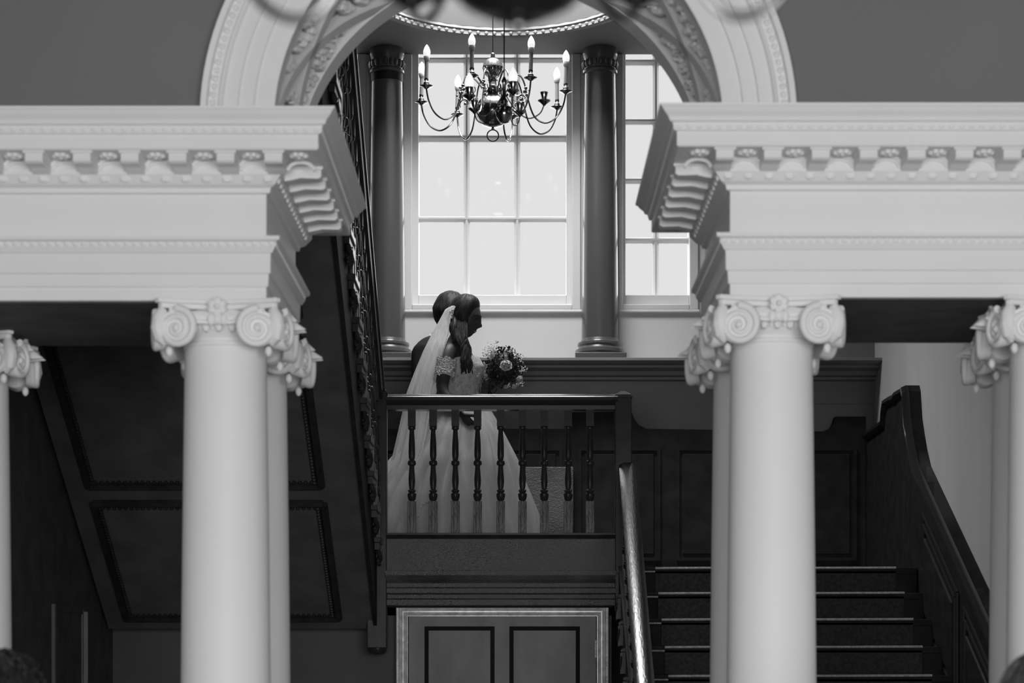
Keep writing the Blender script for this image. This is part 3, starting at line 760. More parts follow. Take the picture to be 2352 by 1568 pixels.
polyb = poly+[(endy, 0), (YW-.08, 0)]
MB().prism(polyb, 'x', 2.205, 2.27).build('wainscot_body', 'wooddull', wr)
cap = [Vector((2.22, y, z)) for y, z in poly]
sweep(cap[7:], [(-.055,-.012),(-.06,-.03),(-.045,-.05),(-.02,-.06),(.045,-.06),(.045,0),(-.03,0)], (1, 0, 0)).build('cap_rail', 'railtop', wr, smooth=True, sharp=25)
sweep(cap[:8], [(-.045,-.012),(-.045,-.03),(-.02,-.05),(.045,-.05),(.045,0),(-.03,0)], (1, 0, 0)).build('cap_rail', 'railtop', wr, smooth=True, sharp=25)
# sloping panels
def slp(y, d): return H(1.205)-.524*(11.48-y)-d
for (ya_, yb_) in ((11.35, 10.45), (10.3, 9.4), (9.25, 8.35)):
    for (d0, d1) in ((.20, .78),):
        b = MB()
        for k, e in enumerate((0, .045)):
            pts = [(2.198-.004*k, ya_-e, slp(ya_-e, d0+e)), (2.198-.004*k, yb_+e, slp(yb_+e, d0+e)), (2.198-.004*k, yb_+e, slp(yb_+e, d1-e)), (2.198-.004*k, ya_-e, slp(ya_-e, d1-e)), (2.198-.004*k, ya_-e, slp(ya_-e, d0+e))]
            for p, q in zip(pts, pts[1:]): b.tube([p, q], .011, 8)
        b.build('panel_moulding', 'railtop', wr, smooth=True)
        b = MB().prism([(ya_-.09, slp(ya_-.09, d0+.09)), (yb_+.09, slp(yb_+.09, d0+.09)), (yb_+.09, slp(yb_+.09, d1-.09)), (ya_-.09, slp(ya_-.09, d1-.09))], 'x', 2.18, 2.206)
        b.build('panel', 'wood', wr, bev=.01)

# ---- doors
YD = 11.80
dr = thing('door_1', 'grey two-panelled door under the landing with a glossy moulded frame', None, (PX(1154, YD), YD, 0), kind='structure')
DX = lambda p: PX(p, YD); DZ = lambda p: PZ(p, YD)
def frame_sweep(x0, x1, z1_, prof):
    """prof: (inward distance, y) ; runs up the left side, across, down the right"""
    m = len(prof); vs = []
    for k in range(4):
        for d, y in prof:
            vs.append([(x0+d, y, 0), (x0+d, y, z1_-d), (x1-d, y, z1_-d), (x1-d, y, 0)][k])
    return MB().add(vs, [(k*m+i, k*m+i+1, (k+1)*m+i+1, (k+1)*m+i) for k in range(3) for i in range(m-1)])
frame_sweep(DX(911), DX(1397), DZ(1389), [(0,YD+.05),(0,YD-.055),(.004,YD-.06),(.014,YD-.058),(.018,YD-.045),(.03,YD-.04),(.034,YD-.03),(.042,YD-.03),(.046,YD-.036),(.056,YD-.03),(.06,YD-.02),(.064,YD-.02),(.068,YD+.04)]).build('door_frame', 'doorframe', dr, smooth=True, sharp=20)
MB().box(DX(939), DX(1369), YD, YD+.045, .01, DZ(1409)).build('door_leaf', 'door', dr)
zt_ = DZ(1438)
for (a, b_) in ((975, 1136), (1170, 1332)):
    for (z0, z1_) in ((.95, zt_), (.18, .82)):
        x0, x1 = DX(a), DX(b_); k = .024
        MB().add([(x0,YD-.001,z0),(x1,YD-.001,z0),(x1,YD-.001,z1_),(x0,YD-.001,z1_),(x0+k,YD-.012,z0+k),(x1-k,YD-.012,z0+k),(x1-k,YD-.012,z1_-k),(x0+k,YD-.012,z1_-k)],
                 [(0,1,5,4),(1,2,6,5),(2,3,7,6),(3,0,4,7)]).build('panel_moulding', 'doordark', dr)
        MB().box(x0+k, x1-k, YD-.010, YD, z0+k, z1_-k).build('panel', 'door', dr)
b = MB()
for k in range(5): b.lathe([(.005,0),(.0055,.001),(.0055,.018),(.005,.019)], (DX(1368), YD-.012, DZ(1510)+k*.02), 10)
b.build('hinge', 'doorframe', dr, smooth=True, label='painted butt hinge')
MB().lathe([(.0,0),(.012,.002),(.012,.01),(.007,.015),(.007,.03),(.022,.04),(.026,.05),(.022,.06),(.0,.064)], (0,0,0), 16).xf(Matrix.Translation((DX(958), YD, 1.0)) @ Matrix.Rotation(pi/2, 4, 'X')).build('door_knob', 'darkbrass', dr, smooth=True)
# side door in the left stair-hall wall
d2 = thing('door_2', 'dark side door in the left wall under the upper flight', None, (-2.3, 10.64, 0), kind='structure')
zt2 = H(.405)
for y in (10.30, 10.96): MB().box(-2.3, -2.283, y, y+.035, 0, zt2).build('door_jamb', 'dado', d2, bev=.002)  # jambs in lighter grey to paint in the lit edges of the frame
MB().box(-2.3, -2.283, 10.335, 10.96, zt2-.03, zt2).build('door_head', 'woodshade', d2)
MB().box(-2.3, -2.29, 10.335, 10.96, .01, zt2-.03).build('door_leaf', 'woodshade', d2)
MB().box(-2.29, -2.262, 10.985, 10.995, 0, zt2-.015).build('door_stop', 'door', d2)

# ================================================================ CHANDELIERS
def arm_pts(path, az, c):
    # catmull-rom through (r,z)
    P_ = [path[0]]+path+[path[-1]]; out = []
    for i in range(1, len(P_)-2):
        p0, p1, p2, p3 = P_[i-1:i+3]
        for k in range(5):
            t = k/5; q = []
            for a in (0, 1): q.append(.5*((2*p1[a])+(-p0[a]+p2[a])*t+(2*p0[a]-5*p1[a]+4*p2[a]-p3[a])*t*t+(-p0[a]+3*p1[a]-3*p2[a]+p3[a])*t**3))
            out.append(q)
    out.append(path[-1])
    return [(c[0]+r*cos(az), c[1]-r*sin(az), c[2]+z) for r, z in out]
def candle(t, x, y, z, bulb=True, k=1, mt='brass', arm=None):
    MB().lathe([(.004,-.012),(.012,-.008),(.02,-.002),(.036,.004),(.038,.007),(.03,.004),(.012,.002),(.009,.008),(.015,.014),(.0175,.021),(.014,.028),(.008,.032),(.012,.037),(.0135,.043),(.012,.05)], (x,y,z), 20).build('drip_pan', mt, t, smooth=True, sharp=50)
    rn = random.Random(int(x*1000)); tx, ty = rn.uniform(-.004, .004), 0
    MB().tube([(x,y,z+.048), (x+tx,y,z+.148)], .0115, 12).build('candle_tube', 'candle', t, smooth=True, sharp=40)
    MB().lathe([(.011,.145),(.0145,.15),(.0185,.172),(.018,.173)], (x+tx,y,z), 14).build('bulb_collar', 'candlecup', t, smooth=True, sharp=50)
    if bulb: MB().lathe([(.014,.172),(.019,.182),(.0205,.195),(.019,.208),(.013,.224),(.006,.235),(.002,.24)], (x+tx,y,z), 14).build('bulb', 'bulb', t, smooth=True)
def chandelier(name, label, c, arms, group, path=None, ring=True, mt='brass', rod_to=None, finial=False, scrolls=True, top=True):
    """c = centre of the big lower ball"""
    t = thing(name, label, 'chandelier', c, group=group)
    x, y, z = c
    MB().lathe([(.008,-.098),(.03,-.095),(.055,-.083),(.08,-.06),(.097,-.025),(.1,0),(.097,.02),(.085,.05),(.06,.075),(.035,.088),(.03,.1),(.045,.106),(.05,.114),(.05,.122),(.03,.13),(.022,.15),(.02,.165)], c, 40).build('lower_ball', mt, t, smooth=True, sharp=60)
    if top:
        fl = lambda a: .03*abs(cos(a*8))
        MB().lathe([(.02,.165),(.03,.172),(.018,.18),(.028,.19),(.045,.205),(.055,.222),(.0585,.242),(.0585,.246),(.057,.250),(.052,.27),(.04,.288),(.022,.299),(.014,.302)], c, 64, flute=fl).build('upper_ball', mt, t, smooth=True, sharp=60)
        MB().lathe([(.014,.30),(.018,.304),(.010,.309),(.016,.313),(.010,.318),(.014,.324),(.008,.33)], c, 16).build('cap', mt, t, smooth=True)
    zr = .33 if top else .16
    MB().tube([(x,y,z+zr), (x,y,rod_to)], .003, 6).build('hanging_rod', 'darkbrass', t)
    MB().sphere((x,y,z-.105), .009, 10, 6).build('finial', mt, t, smooth=True)
    if ring:
        b = MB(); pts = [(x+.033*cos(2*pi*i/24), y, z-.143+.033*sin(2*pi*i/24)) for i in range(25)]; b.tube(pts, .0036, 8)
        b.build('ring', 'darkbrass', t, smooth=True)
    path = path or [(.045,.10),(.075,.15),(.12,.195),(.165,.185),(.19,.13),(.205,.06),(.245,-.05),(.31,-.092),(.375,-.065),(.415,.0),(.43,.065)]
    for i, a in enumerate(arms):
        pth, blb = (path, True) if not isinstance(a, tuple) else (a[1], a[2])
        az = math.radians(a if not isinstance(a, tuple) else a[0])
        o = MB(); o.tube(arm_pts(pth, az, c), .0052, 8)
        ar = o.build('arm', mt, t, smooth=True)
        if scrolls:
            b = MB(); pp = []
            for k in range(20):
                u = k/19; aa = -.6+u*4.2; r_ = .035*(1-.6*u); pp.append((.165+r_*cos(aa), .05+r_*sin(aa)))
            b.tube([(c[0]+r*cos(az), c[1]-r*sin(az), c[2]+zz) for r, zz in pp], .0035, 6)
            pp = [(.195,.10),(.175,.085),(.155,.075),(.13,.08),(.115,.10),(.12,.12)]
            b.tube(arm_pts(pp, az, c), .003, 6)
            for rr, zz, s_ in ((.195,.115,.010),(.19,.095,.012),(.2,.075,.009),(.165,.05,.009),(.215,.10,.007)):
                b.sphere((c[0]+rr*cos(az), c[1]-rr*sin(az), c[2]+zz), s_, 7, 5)
            b.build('scroll_ornament', mt, ar, smooth=True)
        if blb is not None: candle(ar, c[0]+pth[-1][0]*cos(az), c[1]-pth[-1][0]*sin(az), c[2]+pth[-1][1]+.008, blb, mt=mt)
    return t
YC = 12.0
chandelier('chandelier', 'brass eight-armed chandelier in sharp focus in front of the large window', (PX(1132, YC), YC, PZ(254, YC)), [15+45*i for i in range(8)], 'chandeliers', rod_to=CEIL+.55)
# small blurred pendant in front of it
YP = 9.4; cp = (PX(1158, YP), YP, PZ(258, YP))
pt = [(.0,.09),(.03,.04),(.06,.0),(.11,-.03),(.16,-.01),(.18,.03)]
t = thing('pendant_light', 'small blurred brass pendant hanging just in front of the sharp chandelier', 'pendant light', cp)
MB().lathe([(.004,-.05),(.02,-.045),(.035,-.02),(.04,0),(.032,.022),(.012,.035),(.018,.05),(.008,.065),(.008,.13),(.013,.14),(.004,.16)], cp, 24).build('ball', 'brass', t, smooth=True)
MB().tube([(cp[0],cp[1],cp[2]+.15), (cp[0],cp[1],CEIL)], .0032, 6).build('hanging_rod', 'darkbrass', t)
for i, az in enumerate((5, 77, 149, 221, 293)):
    a = math.radians(az); ar = MB().tube(arm_pts(pt, a, cp), .003, 6).build('arm', 'brass', t, smooth=True)
    candle_z = cp[2]+pt[-1][1]+.004
    x_, y_ = cp[0]+.18*cos(a), cp[1]-.18*sin(a)
    MB().lathe([(.003,-.01),(.012,.0),(.028,.012),(.029,.015),(.01,.014),(.012,.03),(.017,.05),(.018,.052)], (x_,y_,candle_z), 16).build('bulb_cup', 'brass', ar, smooth=True)
    if i in (1, 2): MB().lathe([(.012,.05),(.021,.062),(.022,.075),(.018,.092),(.008,.11),(.002,.118)], (x_,y_,candle_z), 14).build('bulb', 'bulb', ar, smooth=True)
# near chandelier of the front hall, only its underside in view
YN = 2.13; cn = (PX(1190, YN), YN, PZ(45, YN)+.098)
up = [(.05,.02),(.10,.06),(.15,.03),(.20,-.07),(.235,-.105),(.27,-.06),(.29,.02)]
bk = [(.05,.07),(.15,.06),(.25,.02),(.33,.005),(.39,.02),(.42,.045)]
side = [(.05,.06),(.1,.08),(.15,.02),(.19,-.07),(.23,-.095),(.275,-.06),(.30,.05)]
n_ = chandelier('chandelier', 'large out-of-focus chandelier underside at the top edge of the picture', cn,
    [(0, side, True), (182, side, True), (252, bk, True), (290, bk, True), (60, bk, True), (120, bk, True)], 'chandeliers', ring=False, rod_to=H(4.3), scrolls=False, mt='darkbrass')
# ================================================================ PEOPLE
def skin_mesh(pts, edges, radii, sub=2):
    """grow a surface round a skeleton; returns (verts, faces)"""
    me = bpy.data.meshes.new('tmp'); me.from_pydata([tuple(p) for p in pts], edges, [])
    o = bpy.data.objects.new('tmp', me); COL.objects.link(o)
    o.modifiers.new('s', 'SKIN'); 
    if not me.skin_vertices: me.skin_vertices.add() if hasattr(me.skin_vertices, 'add') else None
    bm = bmesh.new(); bm.from_mesh(me); lay = bm.verts.layers.skin.verify()
    for i, v in enumerate(bm.verts):
        r = radii[i]; v[lay].radius = r if isinstance(r, tuple) else (r, r); v[lay].use_root = (i == 0)
    bm.to_mesh(me); bm.free()
    s = o.modifiers.new('u', 'SUBSURF'); s.levels = sub; s.render_levels = sub
    dg = bpy.context.evaluated_depsgraph_get(); ev = o.evaluated_get(dg); m2 = bpy.data.meshes.new_from_object(ev)
    vs = [tuple(v.co) for v in m2.vertices]; fs = [tuple(p.vertices) for p in m2.polygons]
    bpy.data.objects.remove(o); bpy.data.meshes.remove(me); bpy.data.meshes.remove(m2)
    return vs, fs
def gs(x, s): return exp(-(x/s)**2)
def head_pt(a, t):
    x, y, z = cos(t)*cos(a), cos(t)*sin(a), sin(t)
    X = x*.094; Y = y*.074; Z = z*.118
    low = max(0, -z)
    Y *= 1-.30*low**1.3; 
    if x > 0: X *= 1-.10*low
    else: X *= 1-.25*low; X -= .008*(1-low)
    if z > .2: X += .006*x*0
    fr = max(0, x)
    if fr > 0:
        f = fr**1.5
        X += f*(.026*gs(Y, .011)*gs(Z+.028, .014)+.010*gs(Y, .009)*gs(Z-.0, .022))      # nose
        X -= f*.011*(gs(Y-.030, .016)+gs(Y+.030, .016))*gs(Z-.008, .013)                   # sockets
        X += f*.006*gs(Z-.030, .012)*gs(Y, .045)                                          # brow
        X += f*.006*gs(Y, .018)*gs(Z+.062, .008)+f*.004*gs(Y, .016)*gs(Z+.072, .006)       # lips
        X += f*.012*gs(Y, .020)*gs(Z+.098, .016)                                          # chin
        X += f*.006*(gs(Y-.038, .016)+gs(Y+.038, .016))*gs(Z+.035, .02)                    # cheeks
    return Vector((X, Y, Z))
def surf(y, z, out=0):
    t = math.asin(max(-.99, min(.99, z/.118))); a = 0
    for _ in range(8):
        p = head_pt(a, t); a += (y-p.y)/.07
    p = head_pt(a, t); return (p.x+out, y, p.z)
def head_mb(mb, Mx):
    n0 = len(mb.v); nu, nv = 48, 36
    mb.grid(lambda u, v: head_pt(2*pi*u, -pi/2+pi*v), nu, nv)
    for s in (-1, 1):   # ears
        mb.sphere((-.006, s*.073, -.008), .03, 10, 8, sx=.62, sy=.28, sz=1)
    mb.xf(Mx, n0)
def face_parts(parent, Mx, smile=True):
    for s in (-1, 1):
        x = surf(s*.030, .008)[0]
        MB().sphere((x-.0065, s*.030, .008), .0105, 12, 8).xf(Mx).build('eye', 'eye', parent, smooth=True)
        MB().tube([surf(s*.018, .016, .001), surf(s*.030, .0185, .0025), surf(s*.043, .013, .001)], [.0015, .0025, .0015], 6).xf(Mx).build('eyelid', 'skin', parent, smooth=True)
        b = MB().tube([surf(s*.014, .028, .001), surf(s*.03, .034, .001), surf(s*.05, .026, .0)], [.0012, .0018, .001], 6)
        b.xf(Mx).build('eyebrow', 'hair', parent, smooth=True)
    for dz, nm in ((.003, 'lips'), (-.006, 'lips')):
        MB().tube([surf(-.025, -.056, -.001), surf(-.012, -.062+dz, .0), surf(0, -.064+dz, .001), surf(.012, -.062+dz, .0), surf(.025, -.056, -.001)], [.0012, .003, .0035, .003, .0012], 8).xf(Mx).build(nm, 'lips', parent, smooth=True)
    if smile:
        MB().tube([surf(-.019, -.059, 0), surf(-.008, -.0635, .001), surf(0, -.0645, .0015), surf(.008, -.0635, .001), surf(.019, -.059, 0)], [.001, .003, .0032, .003, .001], 8).xf(Mx).build('teeth', 'teeth', parent, smooth=True)
def hand_mb(mb, wrist, dirv, palm_n, curl=.5, side=1, k=1.0):
    """wrist point, direction of the hand, palm normal, curl 0..1, side = which way the thumb lies"""
    d = Vector(dirv).normalized(); n = Vector(palm_n); n = (n-d*n.dot(d)).normalized(); s = d.cross(n)*side
    w_ = Vector(wrist)
    n0 = len(mb.v)
    mb.tube([w_-d*.02*k, w_+d*.01*k, w_+d*.04*k, w_+d*.075*k, w_+d*.085*k], [.020*k, .024*k, .036*k, .037*k, .028*k], 12)
    for i in range(n0, len(mb.v)):          # flatten the palm
        p = Vector(mb.v[i])-w_; q = p.dot(n); mb.v[i] = tuple(w_+p-n*q*.55)
    for j, (off, ln) in enumerate(((.028, .068), (.010, .076), (-.009, .070), (-.027, .056))):
        p = w_+d*.074*k+s*off*k; pts = [p-d*.012*k]; dd = d.copy(); pts.append(p)
        for seg, f in enumerate((.45, .32, .23)):
            ang = curl*(.9, 1.25, .9)[seg]
            dd = (dd*cos(ang)+n*sin(ang)).normalized() if seg == 0 else (dd*cos(ang)+ (n*dd.dot(d)-d*dd.dot(n)).normalized()*sin(ang)).normalized()
            p = p+dd*ln*f*k; pts.append(p)
        mb.tube(pts, [.0095*k, .0095*k, .009*k, .0082*k, .006*k], 8)
    p = w_+d*.022*k+s*.026*k; q = p+(s*.75+d*.6+n*.25).normalized()*.036*k; r = q+(d*.75+s*.1+n*(.3+.6*curl)).normalized()*.028*k
    mb.tube([w_+d*.012*k+s*.012*k, p, q, r, r+(d*.6+n*.6)*.014*k], [.012*k, .0135*k, .0115*k, .010*k, .007*k], 8)
HEAD_R = lambda c, yaw, pitch, roll=0, k=1: Matrix.Translation(c) @ Matrix.Rotation(yaw, 4, 'Z') @ Matrix.Rotation(pitch, 4, 'Y') @ Matrix.Rotation(roll, 4, 'X') @ Matrix.Scale(k, 4)
EDG = [(0,1),(1,2),(2,3),(3,4),(4,5),(3,6),(6,7),(7,8),(3,9),(9,10),(10,11),(0,12),(12,13),(13,14),(14,15),(0,16),(16,17),(17,18),(18,19)]
RAD = [(.14,.11),(.115,.09),(.135,.10),(.12,.085),.050,.048,(.055,.055),.040,.026,(.055,.055),.040,.026,.088,.058,.040,.03,.088,.058,.040,.03]
def person(label, J, hand_specs, Mx, loc, clothes, smile=True, rad=None, group=None):
    t = thing('person', label, 'person', loc, group=group)
    rad = rad or RAD
    mb = MB(); mb.add(*skin_mesh(J, EDG, rad)); head_mb(mb, Mx)
    for h in hand_specs: hand_mb(mb, **h)
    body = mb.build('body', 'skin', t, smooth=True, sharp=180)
    face_parts(t, Mx, smile)
    for (nm, idx, grow, m_) in clothes:
        ids = sorted(idx); mp = {a: i for i, a in enumerate(ids)}
        es = [(mp[a], mp[b]) for a, b in EDG if a in mp and b in mp]
        rr = []
        for a in ids:
            r = rad[a]; g = grow.get(a, grow['d']) if isinstance(grow, dict) else grow
            rr.append((r[0]+g, r[1]+g) if isinstance(r, tuple) else r+g)
        c = MB(); c.add(*skin_mesh([J[a] for a in ids], es, rr)); c.build(nm, m_, t, smooth=True, sharp=180)
    return t
FL = H(LH)
# ---------------------------------------------------------------- bride
def B(px, py, Y=12.25): return P(px, py, Y)
bj = [B(1050, 962), B(1056, 905), B(1066, 852), B(1048, 815), B(1046, 786), B(1056, 758),
      B(1026, 806, 12.12), B(1014, 897, 12.06), B(1062, 952, 12.0),
      B(1052, 806, 12.40), B(1060, 893, 12.52), B(1100, 885, 12.42),
      B(1050, 990, 12.17), (B(1050,0).x+.02, 12.17, FL+.48), (B(1050,0).x-.02, 12.17, FL+.09), (B(1050,0).x+.10, 12.17, FL+.035),
      B(1050, 990, 12.33), (B(1050,0).x+.06, 12.33, FL+.48), (B(1050,0).x+.05, 12.33, FL+.09), (B(1050,0).x+.17, 12.33, FL+.035)]
brad = list(RAD); brad[0] = (.12,.13); brad[1] = (.085,.10); brad[2] = (.105,.115); brad[3] = (.075,.10); brad[4] = .042; brad[5] = .045; brad[6] = (.052,.052); brad[7] = .038; brad[8] = .025; brad[9] = (.05,.05); brad[10] = .036; brad[11] = .025
HM = HEAD_R(B(1069, 731), math.radians(-20), math.radians(14), math.radians(4), .99)
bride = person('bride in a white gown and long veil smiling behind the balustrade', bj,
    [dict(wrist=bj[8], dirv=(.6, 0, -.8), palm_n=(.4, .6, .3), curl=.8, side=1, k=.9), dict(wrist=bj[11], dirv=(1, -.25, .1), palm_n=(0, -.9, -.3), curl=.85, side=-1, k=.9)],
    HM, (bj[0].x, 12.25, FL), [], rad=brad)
def petal_flower(b, c, nrm, R, ph, n=5):
    c = Vector(c); nrm = Vector(nrm).normalized(); u = nrm.orthogonal().normalized(); w2 = nrm.cross(u)
    for m_ in range(n):
        a = ph+m_*2*pi/n; o_ = u*cos(a)+w2*sin(a); s_ = -u*sin(a)+w2*cos(a)
        b.add([c+nrm*.001, c+o_*R*.55+s_*R*.28+nrm*.004, c+o_*R+nrm*.002, c+o_*R*.55-s_*R*.28+nrm*.004, c+o_*R*.5+nrm*.0005], [(0,1,4),(1,2,4),(2,3,4),(3,0,4)])
# bodice : shell round the torso with a low neckline, lace sleeves round the upper arms
def torso_fn(rows):
    def f(u, v):
        k = v*(len(rows)-1); i = min(int(k), len(rows)-2); t_ = k-i; a, b = rows[i], rows[i+1]
        q = [a[j]+(b[j]-a[j])*t_ for j in range(4)]   # cx, z, rx(depth), ry(width)
        an = 2*pi*u
        bust = 0
        X = q[0]+q[2]*cos(an); Y = 12.25+q[3]*sin(an)
        return (X, Y, q[1]+.018*abs(sin(an))*(v > .9)*cos(an))
    return f
rows = [(PX(1048,12.25), PZ(962,12.25), .150, .165), (PX(1052,12.25), PZ(935,12.25), .125, .14), (PX(1057,12.25), PZ(905,12.25), .108, .125), (PX(1060,12.25), PZ(880,12.25), .112, .13), (PX(1066,12.25), PZ(858,12.25), .122, .14), (PX(1068,12.25), PZ(843,12.25), .118, .143), (PX(1064,12.25), PZ(826,12.25), .100, .140)]
mb = MB().grid(torso_fn(rows), 40, 24)
for s in (-1, 1): mb.sphere((PX(1084,12.25), 12.25+s*.06, PZ(848,12.25)), .068, 16, 10, sx=.85, sz=.85)
mb.build('bodice', 'satin', bride, smooth=True, sharp=180)
rn = random.Random(5)
b = MB()
for i in range(150):      # lace flowers over the bodice
    u = rn.random()*2*pi; v = rn.random(); k = v*5.4; ii = int(k); q = [rows[ii][j]+(rows[ii+1][j]-rows[ii][j])*(k-ii) for j in range(4)]
    p = Vector((q[0]+(q[2]+.004)*cos(u), 12.25+(q[3]+.004)*sin(u), q[1]))
    petal_flower(b, p, (cos(u), sin(u), 0), rn.uniform(.012, .024), u*7)
b.build('lace_flowers', 'lace', bride, smooth=True, kind='stuff')
for (sh, el, nm) in ((bj[6], bj[7], 0), (bj[9], bj[10], 1)):
    b = MB(); ax = (el-sh); L = ax.length; d = ax.normalized()
    p0 = sh+d*L*.30; p1 = sh+d*L*.66
    b.tube([p0, p0+d*.02, (p0+p1)/2, p1-d*.02, p1], [.056, .060, .058, .055, .052], 20, cap=False)
    sl = b.build('lace_sleeve', 'lace', bride, smooth=True)
    f = MB(); u = d.cross(Vector((0,1,0))).normalized(); w2 = d.cross(u)
    for i in range(120):
        a = rn.random()*2*pi; k = rn.uniform(.28, .70); o_ = u*cos(a)+w2*sin(a); petal_flower(f, sh+d*L*k+o_*.0605, o_, rn.uniform(.013, .026), a*5)
    f.build('lace_flowers', 'lace', sl, smooth=True, kind='stuff')
# skirt
SK = [(1.72, -.455, -.225, .12), (1.64, -.50, -.175, .19), (1.55, -.565, -.125, .26), (1.467, -.63, -.08, .31), (1.30, -.76, -.005, .37), (1.10, -.90, .06, .41), (.90, -1.0, .125, .44), (.664, -1.08, .19, .46)]
def skirt(scale, amp, seed, n=120, m=44):
    def f(u, v):
        k = v*(len(SK)-1); i = min(int(k), len(SK)-2); t_ = k-i; a, b = SK[i], SK[i+1]
        h, xl, xr, ry = [a[j]+(b[j]-a[j])*t_ for j in range(4)]
        an = 2*pi*u; cx = (xl+xr)/2; rx = (xr-xl)/2
        cxs = cx*.55+xr*.45-.12*(1-v)*0
        fold = amp*min(1, v*1.6)*(.55*sin(9*an+seed+3.2*v)+.30*sin(23*an+seed*2-2.5*v)+.9*noise.noise(Vector((cos(an)*2.2, sin(an)*2.2, v*1.3+seed))))
        g = scale*(1+fold)
        X = cx+rx*g*cos(an); Y = 12.27+min(ry*g, .60)*sin(an)
        return (X, max(11.70, min(13.1, Y)), H(h)+.012*sin(5*an+seed)*(v if v < .97 else 0))
    return MB().grid(f, n, m)
skirt(.92, .09, 1.0).build('underskirt', 'underskirt', bride, smooth=True, sharp=180)
skirt(1.0, .11, 3.0).build('tulle_layer', 'tulle', bride, smooth=True, sharp=180)
skirt(.965, .11, 5.3).build('tulle_layer', 'tulle', bride, smooth=True, sharp=180)
b = MB()
for i in range(26):
    an = -pi/2+rn.uniform(-.55, .2); v = rn.uniform(.80, .95); h = 1.72-1.06*v; X = -.43+.55*cos(an)*.9+rn.uniform(-.12, -.02); 
    c = Vector((PX(rn.uniform(965, 992), 11.9), 11.83, PZ(rn.uniform(1160, 1220), 11.85)))
    petal_flower(b, c, (0, -1, 0), .026, i)
b.build('skirt_applique', 'lace', bride, smooth=True, kind='stuff')
# hair
def hair_cap(Mx, parent, m_, k=1.0, front=.35, name='hair', noise_a=.004, low=-.55, seed=0):
    def f(u, v):
        a = 2*pi*u; t = -pi/2+pi*v; p = head_pt(a, t); d = Vector((cos(t)*cos(a), cos(t)*sin(a), sin(t)))
        # thickness fades to below the skin over the face
        face = (d.x-front-.42*max(0, d.z)**2)*4; side = 1/(1+exp(min(40, max(-40, face*2.2))))
        nk = 1/(1+exp(-(d.z-low)*12)) if d.x > -.4 else 1
        th = (.020+.006*d.z)*side*nk-.006
        p = p+d*th*k+d*noise_a*noise.noise(Vector((a*7, t*2.0, seed)))*side
        return p
    MB_ = MB().grid(f, 64, 40); MB_.xf(Mx); return MB_.build(name, m_, parent, smooth=True, sharp=180)
hc = hair_cap(HM, bride, 'hair', 1.25, front=.42, low=-.75)
b = MB()
def lock(p0, ctrl, r0, waves, ph, b):
    pts = []; rs = []; C_ = [Vector(p0)]+[Vector(c) for c in ctrl]; n = 26
    for i in range(n):
        u = i/(n-1)*(len(C_)-1); k = min(int(u), len(C_)-2); q = C_[k].lerp(C_[k+1], u-k)
        s = i/(n-1); q = q+Vector((.014*sin(waves*s*6+ph), .010*cos(waves*s*6+ph), 0))*s
        pts.append(q); rs.append(r0*(sin(pi*(.01+.93*s))**.6))
    b.tube(pts, rs, 8)
for i in range(34):      # curls falling over the near shoulder
    x0 = rn.uniform(1046, 1072); e = rn.uniform(0, 1)
    lock(P(x0, 722+rn.uniform(-16, 10), 12.22), [P(x0-1, 750, 12.155), P(x0+1, 778, 12.12), P(1062+14*e, 800, 12.09+.04*e), P(1060+20*e, 828, 12.07+.05*e), P(1064+20*e, rn.uniform(838, 860), 12.08+.05*e)], rn.uniform(.007, .012), rn.uniform(1.2, 2.4), rn.uniform(0, 6), b)
for i in range(8):
    lock(P(1040+rn.uniform(-3, 8), 715+rn.uniform(-8, 10), 12.20), [P(1040+rn.uniform(-4, 10), 750, 12.15), P(1046+rn.uniform(-3, 8), 785, 12.13)], .014, 1.2, i, b)
b.build('curls', 'hair', hc, smooth=True, kind='stuff')
b = MB()
for i in range(12): b.sphere(P(1037+rn.uniform(-3, 3), 722+i*1.8-10, 12.2+rn.uniform(-.06, .06)), .007, 6, 4)
b.build('hair_comb', 'rose', hc, smooth=True)
# veil
VL = [(693, 1040, 1052, .055), (705, 1022, 1044, .075), (730, 1010, 1033, .09), (760, 994, 1028, .12), (800, 974, 1018, .17), (850, 954, 1003, .20), (900, 936, 992, .22), (950, 926, 984, .24), (1010, 913, 975, .27), (1080, 897, 960, .30), (1200, 880, 950, .33)]
def veil(u, v):
    k = v*(len(VL)-1); i = min(int(k), len(VL)-2); t_ = k-i; a, b_ = VL[i], VL[i+1]
    py, pl, pr, wy = [a[j]+(b_[j]-a[j])*t_ for j in range(4)]
    ph = -pi/2+pi*u
    X = PX(pl+(pr-pl)*(1-cos(ph)), 12.15); Y = 12.25+wy*sin(ph)
    rp = .011*sin(u*46+v*2)*min(1, v*3)+.006*sin(u*90+1)*min(1, v*3)
    return (X+rp, Y+rp*.6, PZ(py, 12.15))
MB().grid(veil, 90, 40).build('veil', 'veil', bride, smooth=True, sharp=180)
for s in (.02, ):
    pts = [veil(s, j/30) for j in range(31)]
    MB().tube(pts, .0028, 5).build('veil_edge', 'lace', bride, smooth=True)

